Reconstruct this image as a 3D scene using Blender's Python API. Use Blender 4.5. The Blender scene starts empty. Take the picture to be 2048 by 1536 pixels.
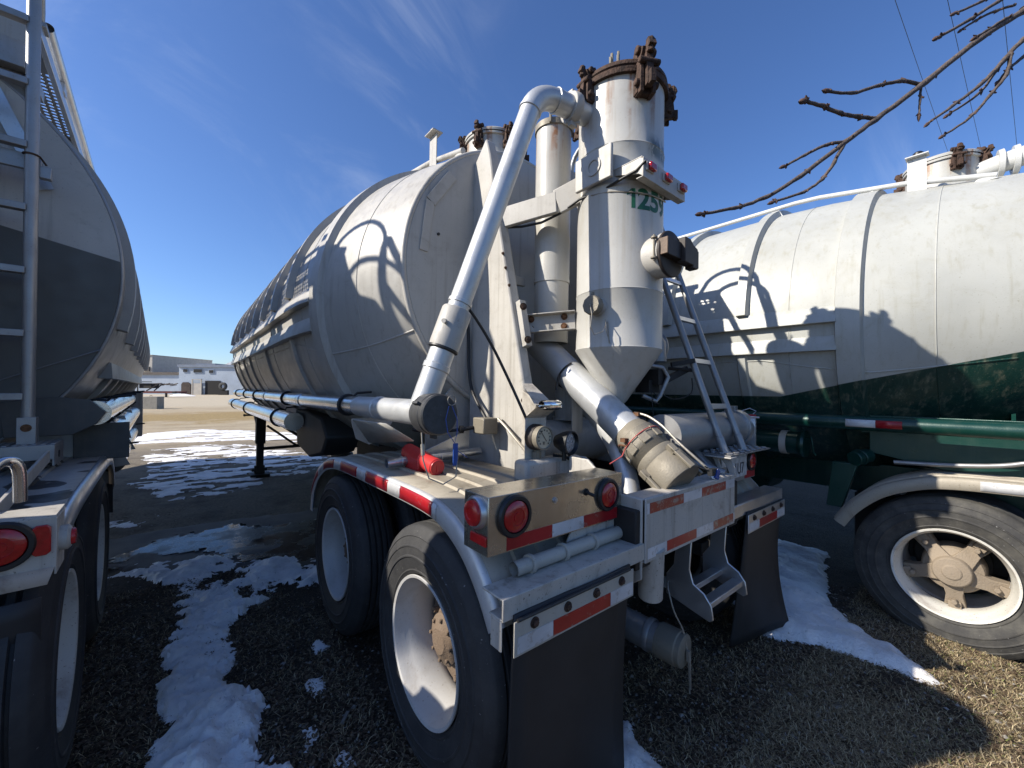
import bpy, math, random
from mathutils import Vector, Matrix
R_ = math.radians
PI = math.pi
rnd = random.Random(7)
scene = bpy.context.scene
COL = scene.collection

# ------------------------------------------------------------------ camera
FPX, CAM_H = 800.0, 1.62
YAW, PITCH, ROLL = R_(39.4), math.atan(8/800.0), R_(0.2)
fw = Vector((math.sin(YAW)*math.cos(PITCH), math.cos(YAW)*math.cos(PITCH), math.sin(PITCH)))
r0 = Vector((math.cos(YAW), -math.sin(YAW), 0)); u0 = r0.cross(fw)
rt = r0*math.cos(ROLL) + u0*math.sin(ROLL)
up = u0*math.cos(ROLL) - r0*math.sin(ROLL)
cd = bpy.data.cameras.new('camera'); cam = bpy.data.objects.new('camera', cd); COL.objects.link(cam)
cd.sensor_width = 36; cd.lens = 36*FPX/2048; cd.clip_start = .05; cd.clip_end = 3000
cam.matrix_world = Matrix(((rt.x, up.x, -fw.x, 0), (rt.y, up.y, -fw.y, 0), (rt.z, up.z, -fw.z, CAM_H), (0, 0, 0, 1)))
scene.camera = cam

# ------------------------------------------------------------------ mesh helpers
def smooth01(a, b, x):
    t = max(0, min(1, (x-a)/(b-a))); return t*t*(3-2*t)

class MB:
    def __init__(s): s.v = []; s.f = []
    def add(s, vs, fs):
        n = len(s.v); s.v += [tuple(v) for v in vs]; s.f += [tuple(i+n for i in f) for f in fs]; return s
    def box(s, x0, x1, y0, y1, z0, z1):
        return s.add([(x0,y0,z0),(x1,y0,z0),(x1,y1,z0),(x0,y1,z0),(x0,y0,z1),(x1,y0,z1),(x1,y1,z1),(x0,y1,z1)],
                     [(0,3,2,1),(4,5,6,7),(0,1,5,4),(1,2,6,5),(2,3,7,6),(3,0,4,7)])
    def obox(s, c, sx, sy, sz, M=None):
        M = M or Matrix.Identity(3); c = Vector(c); vs = []
        for k in (-1, 1):
            for (a, b) in ((-1,-1),(1,-1),(1,1),(-1,1)):
                vs.append(c + M @ Vector((a*sx/2, b*sy/2, k*sz/2)))
        return s.add(vs, [(0,3,2,1),(4,5,6,7),(0,1,5,4),(1,2,6,5),(2,3,7,6),(3,0,4,7)])
    def bar(s, a, b, w, h, upv=(0,0,1)):
        a, b = Vector(a), Vector(b); d = (b-a); L = d.length; d.normalize()
        u = Vector(upv); x = d.cross(u)
        if x.length < 1e-4: x = d.cross(Vector((1,0,0)))
        x.normalize(); u = x.cross(d)
        M = Matrix((x, d, u)).transposed()
        return s.obox((a+b)/2, w, L, h, M)
    def tube(s, pts, r, n=16, caps=True, closed=False):
        pts = [Vector(p) for p in pts]; m = len(pts)
        rs = r if isinstance(r, (list, tuple)) else [r]*m
        base = len(s.v); ref = None
        for i, p in enumerate(pts):
            if closed: d = pts[(i+1) % m] - pts[i-1]
            else: d = pts[min(i+1, m-1)] - pts[max(i-1, 0)]
            d.normalize()
            if ref is None:
                ref = d.cross(Vector((0,0,1)))
                if ref.length < 1e-3: ref = d.cross(Vector((1,0,0)))
            ref = (ref - d*ref.dot(d)); ref.normalize(); b = d.cross(ref)
            sc = 1.0
            if 0 < i < m-1:
                c = (pts[i+1]-p).normalized().dot((p-pts[i-1]).normalized()); sc = 1/max(.6, math.sqrt(max(.05, (1+c)/2)))
            for k in range(n):
                a = 2*PI*k/n; s.v.append(tuple(p + (ref*math.cos(a) + b*math.sin(a))*rs[i]*(sc if abs(rs[i])>.02 else 1)))
        for i in range(m if closed else m-1):
            for k in range(n):
                k2 = (k+1) % n; i2 = (i+1) % m
                s.f.append((base+i*n+k, base+i2*n+k, base+i2*n+k2, base+i*n+k2)[::-1])
        if caps and not closed:
            s.f.append(tuple(base+k for k in range(n)))
            s.f.append(tuple(base+(m-1)*n+k for k in range(n))[::-1])
        return s
    def lathe(s, prof, o, ax, n=48, a0=0, a1=2*PI, ref=None):
        """prof: (t along axis, radius)"""
        o = Vector(o); ax = Vector(ax).normalized()
        x = Vector(ref) if ref else ax.cross(Vector((0,0,1)))
        if x.length < 1e-3: x = Vector((1,0,0))
        x = (x - ax*x.dot(ax)).normalized(); y = ax.cross(x); base = len(s.v)
        full = abs(a1-a0-2*PI) < 1e-6; nn = n if full else n+1
        for (t, r) in prof:
            for k in range(nn):
                a = a0 + (a1-a0)*k/n
                s.v.append(tuple(o + ax*t + (x*math.cos(a)+y*math.sin(a))*r))
        for i in range(len(prof)-1):
            for k in range(n):
                k2 = (k+1) % nn
                s.f.append((base+i*nn+k, base+i*nn+k2, base+(i+1)*nn+k2, base+(i+1)*nn+k))
        return s
    def cyl(s, a, b, r, n=20, r2=None, bev=0.0):
        a, b = Vector(a), Vector(b); L = (b-a).length; r2 = r if r2 is None else r2
        e = min(bev, L*.45)
        prof = [(0, 1e-4), (0, r-e), (e, r), (L-e, r2), (L, r2-e), (L, 1e-4)] if e else [(0, 1e-4), (0, r), (L, r2), (L, 1e-4)]
        return s.lathe(prof, a, b-a, n)
    def prism(s, poly, ax, d0, d1):
        """poly of 2-D points in the plane square to axis ax ('x': (y,z), 'y': (x,z), 'z': (x,y)) extruded d0..d1"""
        n = len(poly)
        def P(p, d): return {'x': (d, p[0], p[1]), 'y': (p[0], d, p[1]), 'z': (p[0], p[1], d)}[ax]
        vs = [P(p, d0) for p in poly] + [P(p, d1) for p in poly]
        fs = [tuple(range(n)), tuple(range(2*n-1, n-1, -1))] + [(i, i+n, (i+1) % n + n, (i+1) % n) for i in range(n)]
        return s.add(vs, fs)
    def loft(s, rows, closed=False, thick=None):
        n = len(rows[0]); base = len(s.v)
        for r in rows: s.v += [tuple(p) for p in r]
        for i in range(len(rows)-1):
            for k in range(n if closed else n-1):
                k2 = (k+1) % n
                s.f.append((base+i*n+k, base+i*n+k2, base+(i+1)*n+k2, base+(i+1)*n+k))
        return s
    def bolt(s, p, ax, r=.014, h=.012):
        p, ax = Vector(p), Vector(ax).normalized()
        s.lathe([(0, 1e-4), (0, r*1.5), (.004, r*1.5), (.004, r*1.02)], p, ax, 16)
        s.lathe([(.004, r), (h, r*.95), (h+.001, 1e-4)], p, ax, 6)
        return s
    def build(s, name, mat, parent=None, bevel=0, solid=0, flat=False, ang=38, sub=0):
        off = OFF.get(parent.name, Vector((0,0,0))) if parent else Vector((0,0,0))
        me = bpy.data.meshes.new(name)
        me.from_pydata([tuple(Vector(v)-off) for v in s.v], [], s.f)
        me.validate(); 
        import bmesh
        bm = bmesh.new(); bm.from_mesh(me); bmesh.ops.recalc_face_normals(bm, faces=bm.faces); bm.to_mesh(me); bm.free()
        if mat: me.materials.append(mat)
        if not flat:
            me.shade_smooth(); me.set_sharp_from_angle(angle=R_(ang))
        o = bpy.data.objects.new(name, me); COL.objects.link(o)
        if parent: o.parent = parent; OFF[o.name] = off
        if solid:
            m = o.modifiers.new('thickness', 'SOLIDIFY'); m.thickness = solid; m.offset = 0
        if bevel:
            m = o.modifiers.new('bevel', 'BEVEL'); m.width = bevel; m.segments = 2; m.limit_method = 'ANGLE'; m.angle_limit = R_(50)
        if sub:
            m = o.modifiers.new('sub', 'SUBSURF'); m.levels = sub; m.render_levels = sub
        return o
OFF = {}

def tag(o, label=None, cat=None, group=None, kind=None):
    if label: o['label'] = label
    if cat: o['category'] = cat
    if group: o['group'] = group
    if kind: o['kind'] = kind
    return o
def empty(name, frame_origin, world_loc, rot=(0,0,0), label=None, cat=None, group=None):
    o = bpy.data.objects.new(name, None); COL.objects.link(o)
    o.location = world_loc; o.rotation_euler = rot; o.empty_display_size = .2
    OFF[o.name] = Vector(frame_origin)
    return tag(o, label, cat, group)
def copy_tree(o, parent, delta):
    c = o.copy(); COL.objects.link(c); c.parent = parent
    c.location = Vector(o.location) + Vector(delta)
    for ch in list(o.children):
        d = ch.copy(); COL.objects.link(d); d.parent = c
    return c

# ------------------------------------------------------------------ materials
def newmat(name):
    m = bpy.data.materials.new(name); m.use_nodes = True
    nt = m.node_tree; nt.nodes.clear()
    out = nt.nodes.new('ShaderNodeOutputMaterial'); b = nt.nodes.new('ShaderNodeBsdfPrincipled')
    nt.links.new(b.outputs[0], out.inputs[0]); return m, nt, b
class N:
    def __init__(s, nt): s.nt = nt
    def node(s, t, **k):
        n = s.nt.nodes.new(t)
        for a, v in k.items(): setattr(n, a, v)
        return n
    def link(s, a, b): s.nt.links.new(a, b)
    def coord(s, kind='Object', scale=(1,1,1)):
        tc = s.node('ShaderNodeTexCoord'); mp = s.node('ShaderNodeMapping'); mp.inputs['Scale'].default_value = scale
        s.link(tc.outputs[kind], mp.inputs[0]); return mp.outputs[0]
    def noise(s, vec, scale, detail=4, rough=.55, dist=0):
        n = s.node('ShaderNodeTexNoise'); s.link(vec, n.inputs['Vector'])
        n.inputs['Scale'].default_value = scale; n.inputs['Detail'].default_value = detail
        n.inputs['Roughness'].default_value = rough; n.inputs['Distortion'].default_value = dist
        return n.outputs['Fac']
    def ramp(s, fac, a, b, ca=0.0, cb=1.0):
        n = s.node('ShaderNodeMapRange'); n.clamp = True; n.interpolation_type = 'SMOOTHSTEP'
        s.link(fac, n.inputs[0]); n.inputs[1].default_value = a; n.inputs[2].default_value = b
        n.inputs[3].default_value = ca; n.inputs[4].default_value = cb; return n.outputs[0]
    def mix(s, fac, a, b, mode='MIX'):
        n = s.node('ShaderNodeMix', data_type='RGBA', blend_type=mode)
        for i, v in ((0, fac), (6, a), (7, b)):
            if isinstance(v, (int, float)): n.inputs[i].default_value = v
            elif isinstance(v, (tuple, list)): n.inputs[i].default_value = tuple(v)+((1,) if len(v) == 3 else ())
            else: s.link(v, n.inputs[i])
        return n.outputs[2]
    def math(s, op, a, b=0.0, c=0.0):
        n = s.node('ShaderNodeMath', operation=op)
        for i, v in enumerate((a, b, c)):
            if isinstance(v, (int, float)): n.inputs[i].default_value = v
            else: s.link(v, n.inputs[i])
        return n.outputs[0]
    def sep(s, vec):
        n = s.node('ShaderNodeSeparateXYZ'); s.link(vec, n.inputs[0]); return n.outputs
    def bump(s, h, strength, dist=.01):
        n = s.node('ShaderNodeBump'); n.inputs['Strength'].default_value = strength; n.inputs['Distance'].default_value = dist
        s.link(h, n.inputs['Height']); return n.outputs[0]

def sc(c, k): return tuple(x*k for x in c)
def paint(name, col, rough=.45, dirt=.35, dirtcol=(.16,.135,.10), streak=.25, speck=.3, metal=0.0, bump=.04,
          rust=None, spec=.5, dent=0.0, zone=None, dirty_low=None, big=1.6):
    """weathered paint / metal. rust=(z0,z1,amount): runs downward from z1. zone=fn(N,coord)->(mask, colour)"""
    m, nt, b = newmat(name); n = N(nt); v = n.coord()
    base = col
    c = n.mix(n.ramp(n.noise(v, big, 5), .35, .7), col, sc(col, .86))
    if zone:
        mask, zc = zone(n, v); c = n.mix(mask, c, zc)
    if streak:
        sv = n.coord(scale=(22, 22, .9)); f = n.ramp(n.noise(sv, 1.0, 5, .6), .5, .78)
        c = n.mix(n.math('MULTIPLY', f, streak), c, dirtcol)
    if dirt:
        f = n.ramp(n.noise(v, 5.5, 9, .68, .6), .5, .8); c = n.mix(n.math('MULTIPLY', f, dirt), c, dirtcol)
    if speck:
        f = n.ramp(n.noise(v, 95, 3, .6), .62, .72); c = n.mix(n.math('MULTIPLY', f, speck), c, sc(dirtcol, .8))
    if rust:
        z = n.sep(v)[2]
        sv = n.coord(scale=(13, 13, .8)); f = n.ramp(n.noise(sv, 1.0, 4, .6), .48, .66)
        fall = n.ramp(z, rust[0], rust[1])
        brk = n.ramp(n.noise(v, 14, 6, .7), .3, .6)
        c = n.mix(n.math('MULTIPLY', n.math('MULTIPLY', n.math('MULTIPLY', f, fall), brk), rust[2]), c, (.24, .105, .035))
    if dirty_low:
        z = n.sep(v)[2]; f = n.math('MULTIPLY', n.ramp(z, dirty_low[1], dirty_low[0]), n.ramp(n.noise(v, 9, 6, .7), .25, .65))
        c = n.mix(n.math('MULTIPLY', f, dirty_low[2]), c, dirtcol)
    n.link(c, b.inputs['Base Color'])
    rf = n.ramp(n.noise(v, 12, 5), .3, .75, rough*.85, min(1, rough*1.25)); n.link(rf, b.inputs['Roughness'])
    b.inputs['Metallic'].default_value = metal
    b.inputs['Specular IOR Level'].default_value = spec
    if bump:
        h = n.noise(v, 130, 3)
        if dent: h = n.math('ADD', n.math('MULTIPLY', h, .12), n.math('MULTIPLY', n.noise(v, 2.3, 2), dent))
        n.link(n.bump(h, bump, .02), b.inputs['Normal'])
    return m
def plain(name, col, rough=.5, metal=0.0, var=.25, scale=20, bump=0.0, coat=0.0):
    m, nt, b = newmat(name); n = N(nt); v = n.coord()
    n.link(n.mix(n.ramp(n.noise(v, scale, 5, .6), .3, .72), col, sc(col, 1-var)), b.inputs['Base Color'])
    b.inputs['Roughness'].default_value = rough; b.inputs['Metallic'].default_value = metal; b.inputs['Coat Weight'].default_value = coat
    if bump: n.link(n.bump(n.noise(v, scale*3, 4), bump, .01), b.inputs['Normal'])
    return m
M = {}
SUN_E, SKY_E, EXPO = 5.0, .088, .60
def right_two_tone(n, v):
    # green lower band of the white trailer (object space: origin x 2.03, y 1.0)
    s = n.sep(v); y = n.math('ADD', s[1], 1.0)
    rise = n.math('MULTIPLY', n.math('MAXIMUM', n.math('SUBTRACT', 3.72, y), 0), .245)
    zb = n.math('ADD', rise, 1.675)
    d = n.math('SUBTRACT', zb, s[2])
    gr = n.mix(n.ramp(n.noise(n.coord(scale=(30, 30, .8)), 1, 5, .7), .52, .74), (.004, .033, .026), (.035, .075, .055))
    return n.ramp(d, -.002, .002), gr
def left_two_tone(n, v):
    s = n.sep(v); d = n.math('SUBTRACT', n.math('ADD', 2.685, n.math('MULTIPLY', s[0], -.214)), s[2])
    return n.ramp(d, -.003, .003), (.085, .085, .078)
def wet_white(n, v):
    # scuffed dark smear on the upper part of the dust collector
    s = n.sep(v)
    a = n.math('MULTIPLY', n.ramp(s[2], 2.93, 2.98), n.ramp(s[2], 3.10, 3.03))
    a = n.math('MULTIPLY', a, n.ramp(s[0], -.10, -.03)); a = n.math('MULTIPLY', a, n.ramp(s[1], .50, .40))
    f = n.ramp(n.noise(n.coord(scale=(1, 1, .45)), 22, 6, .7), .36, .5)
    return n.math('MULTIPLY', n.math('MULTIPLY', a, f), .92), (.055, .075, .075)

M['tank'] = paint('aged grey white tank paint', (.42, .405, .37), .42, .34, streak=.40, speck=.30, dent=.55, bump=.22, dirty_low=(1.15, 1.75, .35))
M['tank_right'] = paint('white over green tank paint', (.42, .425, .395), .42, .42, streak=.45, speck=.45, dent=.8, bump=.3, zone=right_two_tone, dirtcol=(.27, .25, .17))
M['tank_left'] = paint('bare aluminium tank paint', (.35, .35, .335), .45, .35, streak=.35, speck=.3, dent=.5, bump=.2)
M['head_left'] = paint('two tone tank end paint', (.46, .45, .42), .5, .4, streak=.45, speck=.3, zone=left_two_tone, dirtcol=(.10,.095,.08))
M['frame_white'] = paint('dirty white frame paint', (.45, .43, .39), .48, .5, streak=.42, speck=.35)
M['frame_right'] = paint('white rail paint', (.55, .555, .54), .4, .2, streak=.1, speck=.2)
M['tower'] = paint('scuffed white collector paint', (.47, .46, .425), .36, .36, streak=.50, speck=.3, dent=.35, bump=.2, rust=(2.98, 3.40, 1.0), zone=wet_white, dirtcol=(.30, .25, .17))
M['dome'] = paint('hatch dome paint', (.48, .47, .43), .42, .3, streak=.3, rust=(3.45, 3.78, .95), dirtcol=(.25, .19, .11))
M['dome_right'] = paint('white hatch dome paint', (.48, .48, .45), .42, .25, streak=.3, rust=(3.35, 3.80, 1.0), dirtcol=(.32, .25, .14))
M['bumper'] = paint('dirty white bumper', (.46, .43, .38), .5, .85, streak=.65, speck=.8, dirtcol=(.12, .10, .08))
M['fender'] = paint('dusty aluminium fender', (.33, .295, .235), .55, .95, streak=.0, speck=.6, metal=.15, dirtcol=(.13, .095, .06))
def tar_spots(n, v):
    return n.ramp(n.noise(n.coord(scale=(1, .8, 1)), 4.2, 3, .5, .4), .56, .575), (.020, .020, .021)
M['fender_tar'] = paint('tar stained fender', (.34, .335, .32), .5, .5, streak=.0, speck=.4, metal=.3, zone=tar_spots)
M['strip'] = paint('beige flap strip', (.42, .395, .34), .45, .35, streak=.2, speck=.4)
M['box_dark'] = plain('dark grey valve box', (.045, .045, .044), .6, 0, .3, 4)
M['fender_edge'] = paint('painted fender edge', (.56, .56, .55), .4, .3, streak=.0, speck=.3, metal=.3)
M['alu'] = paint('dull aluminium', (.58, .59, .60), .33, .25, streak=.0, speck=.25, metal=.85, bump=.05)
M['alu_dark'] = paint('weathered grey aluminium', (.33, .33, .33), .45, .4, streak=.15, speck=.3, metal=.6)
M['polish'] = paint('polished aluminium tube', (.74, .75, .76), .22, .12, streak=.0, speck=.12, metal=1.0, bump=.03)
M['pipe'] = paint('silver painted pipe', (.56, .57, .57), .40, .38, streak=.0, speck=.35, metal=.45, bump=.06, dirtcol=(.28, .25, .19))
M['stainless'] = paint('stainless light box', (.56, .52, .44), .24, .35, streak=.2, speck=.35, metal=.9, bump=.03, dirtcol=(.20, .15, .08))
M['coupler'] = paint('oxidised hose coupler', (.235, .21, .165), .62, .6, streak=.0, speck=.5, metal=.3, dirtcol=(.16, .135, .10), bump=.15)
M['rust'] = plain('rusty iron', (.085, .046, .030), .85, .1, .75, 26, .6)
M['rust_light'] = plain('orange rust', (.16, .075, .035), .9, .0, .55, 60, .4)
M['brown'] = plain('dark brown hatch paint', (.030, .021, .017), .6, 0, .3, 10, .1)
M['brown_edge'] = plain('worn brown edge', (.15, .095, .06), .6, 0, .4, 30, .1)
M['black'] = plain('black plastic', (.014, .014, .015), .45, 0, .2)
M['blackmetal'] = plain('black frame steel', (.022, .021, .020), .65, .2, .4, 12, .2)
M['darkgrey'] = paint('dark grey hopper paint', (.075, .075, .072), .55, .4, streak=.2, speck=.2)
M['hub_dark'] = paint('brown dusty wheel centre', (.15, .105, .07), .85, .7, streak=.0, speck=.4, dirtcol=(.05, .04, .03), bump=.3)
M['cap_grey'] = plain('dark grey cap', (.055, .056, .058), .55, .2, .35, 30, .1)
M['green'] = paint('dark green frame paint', (.004, .042, .033), .32, .2, streak=.2, speck=.2, metal=.2, dirtcol=(.08, .11, .09))
M['rim'] = paint('white rim paint', (.50, .49, .47), .45, .40, streak=.0, speck=.5, dirtcol=(.20, .14, .085))
M['rim_rust'] = paint('rusty white rim paint', (.62, .60, .54), .5, .6, streak=.0, speck=.9, dirtcol=(.16, .08, .035))
M['hub'] = paint('dust covered hub', (.26, .21, .155), .85, .6, streak=.0, speck=.3, dirtcol=(.12, .095, .065), bump=.3)
M['lens'] = plain('red lamp lens', (.42, .008, .012), .12, 0, .3, 60, .15, .6)
M['lens_lighter'] = plain('lighter red lens', (.50, .02, .02), .25, 0, .3, 40)  # lighter, rougher red than the round tail lamp lens
M['glass'] = plain('clear lamp lens', (.62, .64, .66), .12, .6, .6, 70, .7)
M['dial'] = plain('cream gauge dial', (.40, .37, .28), .35, 0, .15, 15, 0, .8)
M['chrome'] = plain('chrome', (.75, .75, .76), .08, 1, .05)
M['redplastic'] = plain('red plastic', (.55, .035, .035), .38, 0, .12, 30)
M['blue'] = plain('blue seal plastic', (.02, .07, .30), .4, 0, .15)
M['redwire'] = plain('red seal wire', (.50, .10, .09), .5)
M['tag'] = plain('white paper tag', (.75, .78, .80), .6)
M['cable'] = plain('steel cable', (.36, .33, .28), .5, .5, .3, 60)
M['wood_branch'] = plain('grey brown bark', (.13, .10, .085), .85, 0, .55, 60, .5)
M['bud'] = plain('brown buds', (.11, .062, .045), .8, 0, .5, 90, .4)
M['text_green'] = plain('green lettering', (.012, .11, .055), .5)
M['text_black'] = plain('black lettering', (.02, .02, .025), .5)
M['plate'] = plain('licence plate white', (.55, .56, .56), .4, 0, .35, 25)
M['flap'] = plain('black rubber mudflap', (.023, .023, .024), .6, 0, .25, 6, .05)
def tape(name, col, wear):
    m, nt, b = newmat(name); n = N(nt); v = n.coord()
    f = n.ramp(n.noise(v, 26, 9, .75), .60-.22*wear, .66-.2*wear)
    c = n.mix(n.ramp(n.noise(v, 6, 5), .3, .7), col, sc(col, .72))
    c = n.mix(n.math('MULTIPLY', f, min(1, .35+wear)), c, (.30, .26, .22))
    n.link(c, b.inputs['Base Color']); b.inputs['Roughness'].default_value = .3
    return m
M['tape_red'] = tape('red reflective tape', (.36, .012, .018), .12)
M['tape_red_worn'] = tape('worn red reflective tape', (.33, .035, .025), .42)
M['tape_white'] = tape('white reflective tape', (.62, .62, .62), .25)
def rubber(name, col, dust):
    m, nt, b = newmat(name); n = N(nt); v = n.coord()
    s = n.sep(v)
    r = n.math('SQRT', n.math('ADD', n.math('POWER', s[1], 2.0), n.math('POWER', s[2], 2.0)))
    c = n.mix(n.ramp(n.noise(v, 7, 8, .7), .35, .75), col, sc(dust, 1.0))
    sp = n.ramp(n.noise(v, 60, 3), .70, .74); c = n.mix(n.math('MULTIPLY', sp, .5), c, (.35, .34, .33))
    n.link(c, b.inputs['Base Color']); b.inputs['Roughness'].default_value = .72
    n.link(n.bump(n.noise(v, 90, 5), .15, .01), b.inputs['Normal'])
    return m
M['tyre'] = rubber('black tyre rubber', (.021, .021, .022), (.042, .041, .040))
M['tyre_dusty'] = rubber('dusty tyre rubber', (.030, .029, .028), (.085, .08, .068))
def snowmat(name, col, dirt):
    m, nt, b = newmat(name); n = N(nt); v = n.coord()
    c = n.mix(n.ramp(n.noise(v, 3.5, 8, .65), .42, .75), col, sc(col, .72))
    c = n.mix(n.math('MULTIPLY', n.ramp(n.noise(v, 38, 6, .75), .60, .70), dirt), c, (.12, .10, .08))
    n.link(c, b.inputs['Base Color']); b.inputs['Roughness'].default_value = .6
    b.inputs['Subsurface Weight'].default_value = .15; b.inputs['Subsurface Radius'].default_value = (.03, .03, .04)
    h = n.math('ADD', n.math('MULTIPLY', n.noise(v, 14, 8, .7), 1.0), n.math('MULTIPLY', n.noise(v, 120, 4, .7), .2))
    n.link(n.bump(h, .55, .05), b.inputs['Normal'])
    return m
M['snow'] = snowmat('old snow', (.90, .875, .84), .9)
M['snow_thin'] = snowmat('thin trodden snow', (.88, .87, .86), .8)

# --- ground: dirt with leaf litter near, gravel, dry grass and a slab further off
def groundmat():
    m, nt, b = newmat('yard ground'); n = N(nt); v = n.coord(); s = n.sep(v)
    litter = n.mix(n.ramp(n.noise(v, 60, 8, .75), .35, .68), (.050, .038, .027), (.125, .096, .065))
    litter = n.mix(n.ramp(n.noise(v, 21, 6, .7), .50, .72), litter, (.035, .028, .023))
    vor = n.node('ShaderNodeTexVoronoi', feature='F1'); n.link(v, vor.inputs['Vector']); vor.inputs['Scale'].default_value = 85
    litter = n.mix(n.math('MULTIPLY', n.ramp(vor.outputs['Distance'], .22, .10), .45), litter, vor.outputs['Color'])
    litter = n.mix(.75, litter, n.mix(n.ramp(n.noise(v, 95, 6, .8), .42, .62), (.036, .027, .020), (.135, .104, .073)))
    grav = n.mix(n.ramp(n.noise(v, 30, 8, .8), .35, .68), (.165, .14, .108), (.30, .26, .20))
    grav = n.mix(n.ramp(n.noise(v, 2.2, 6, .65), .45, .7), grav, (.125, .105, .085))
    far = n.mix(n.ramp(n.noise(n.coord(scale=(.25, 1, 1)), 1.2, 8, .7), .40, .66), (.42, .345, .235), (.31, .25, .165))
    far = n.mix(n.math('MULTIPLY', n.ramp(n.noise(v, 7, 8, .8), .45, .7), .6), far, (.50, .43, .31))
    dry = n.mix(n.ramp(n.noise(v, 6, 8, .8), .35, .7), (.36, .26, .115), (.22, .165, .085))
    y = s[1]; wob = n.math('ADD', y, n.math('MULTIPLY', n.math('SUBTRACT', n.noise(v, .9, 6, .7), .5), 2.4))
    c = n.mix(n.ramp(wob, 4.3, 5.2), litter, grav)
    c = n.mix(n.ramp(wob, 12.5, 16), c, far)
    wob2 = n.math('ADD', y, n.math('MULTIPLY', n.math('SUBTRACT', n.noise(v, .35, 7, .75), .5), 14.0))
    g = n.math('MULTIPLY', n.ramp(wob2, 22, 25), n.ramp(wob2, 34, 30)); c = n.mix(g, c, dry)
    c = n.mix(n.math('MULTIPLY', n.ramp(wob2, 38, 45), .75), c, (.47, .41, .31))
    n.link(c, b.inputs['Base Color']); b.inputs['Roughness'].default_value = .92; b.inputs['Specular IOR Level'].default_value = .2
    h = n.math('ADD', n.noise(v, 55, 8, .8), n.math('MULTIPLY', n.noise(v, 9, 5, .6), .8))
    n.link(n.bump(h, .9, .035), b.inputs['Normal'])
    return m
M['ground'] = groundmat()
def slabmat():
    m, nt, b = newmat('worn slab'); n = N(nt); v = n.coord()
    c = n.mix(n.ramp(n.noise(v, 2.5, 8, .7), .35, .7), (.105, .092, .078), (.15, .132, .11))
    c = n.mix(n.math('MULTIPLY', n.ramp(n.noise(v, 40, 6, .75), .55, .68), .6), c, (.05, .045, .04))
    n.link(c, b.inputs['Base Color']); b.inputs['Roughness'].default_value = .75
    n.link(n.bump(n.noise(v, 70, 6, .8), .4, .02), b.inputs['Normal']); return m
M['slab'] = slabmat()
def watermat():
    m, nt, b = newmat('puddle water'); n = N(nt); v = n.coord()
    n.link(n.mix(n.ramp(n.noise(v, 1.5, 4), .4, .7), (.030, .028, .026), (.055, .05, .044)), b.inputs['Base Color'])
    n.link(n.ramp(n.noise(v, 2.2, 6, .7), .36, .62, .06, .45), b.inputs['Roughness']); b.inputs['IOR'].default_value = 1.33
    n.link(n.bump(n.noise(v, 9, 3), .02, .01), b.inputs['Normal']); return m
M['water'] = watermat()
def bladesmat(name, c0, c1, c2):
    m, nt, b = newmat(name); n = N(nt)
    g = n.node('ShaderNodeNewGeometry'); r = n.node('ShaderNodeValToRGB'); n.link(g.outputs['Random Per Island'], r.inputs[0])
    e = r.color_ramp.elements; e[0].color = (*c0, 1); e[1].color = (*c2, 1); k = e.new(.55); k.color = (*c1, 1)
    n.link(r.outputs[0], b.inputs['Base Color']); b.inputs['Roughness'].default_value = .85; b.inputs['Specular IOR Level'].default_value = .15
    return m
M['grass'] = bladesmat('dry grass blades', (.20, .15, .08), (.33, .26, .15), (.52, .43, .27))
M['leaf'] = bladesmat('dead leaves', (.05, .033, .021), (.095, .065, .043), (.17, .125, .082))
M['sprout'] = bladesmat('green sprouts', (.10, .13, .035), (.16, .17, .055), (.20, .20, .09))
M['pebble'] = bladesmat('pebbles', (.10, .09, .075), (.18, .16, .135), (.32, .30, .27))

M['b_block'] = paint('far pale block', (.50, .46, .40), .8, .4, streak=0, speck=0, bump=0)
M['b_blue'] = paint('far blue grey cladding', (.20, .235, .30), .8, .2, streak=0, speck=0, bump=0)
M['b_white'] = paint('far whitewashed wall', (.40, .46, .54), .8, .55, streak=.4, speck=0, bump=0, dirtcol=(.20, .21, .22), big=.4)
M['b_roof'] = paint('far tar roof', (.12, .10, .085), .8, .5, streak=0, speck=0, bump=0, dirtcol=(.5, .5, .5), big=.3)
M['b_dark'] = plain('far dark opening', (.012, .011, .011), .8)
M['b_brown'] = plain('far brown slats', (.075, .05, .04), .8, 0, .5, 2)
M['b_rust'] = plain('far red steel', (.13, .028, .025), .7, 0, .4, 2)
M['concrete'] = paint('weathered concrete', (.26, .245, .21), .9, .7, streak=0, speck=.5, bump=.3, dirtcol=(.11, .10, .085), big=3)
# ================================================================== trailer building blocks
CX = 2.03
def surf(prof, y):
    for (a, b) in zip(prof, prof[1:]):
        if y <= b[0] or b is prof[-1]:
            t = max(0, min(1, (y-a[0])/(b[0]-a[0]))); return a[1]+(b[1]-a[1])*t, a[2]+(b[2]-a[2])*t
def surf_x(prof, cx, y, z, side):
    cz, R = surf(prof, y); return cx + side*math.sqrt(max(.01, R*R-(z-cz)**2))
def tank_shell(prof, cx, mat, root, n=96):
    mb = MB(); ys = []
    for a, b in zip(prof, prof[1:]):
        k = max(1, int((b[0]-a[0])/.35)); ys += [a[0]+(b[0]-a[0])*i/k for i in range(k)]
    ys.append(prof[-1][0]); rows = []
    for y in ys:
        cz, R = surf(prof, y); rows.append([(cx+R*math.cos(2*PI*k/n), y, cz+R*math.sin(2*PI*k/n)) for k in range(n)])
    mb.loft(rows, closed=True)
    c0, R0 = surf(prof, ys[-1]); mb.lathe([(0, R0), (.12, R0*.9), (.22, R0*.6), (.26, 1e-3)], (cx, ys[-1], c0), (0,1,0), n)
    return mb.build('tank_shell', mat, root)
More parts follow.
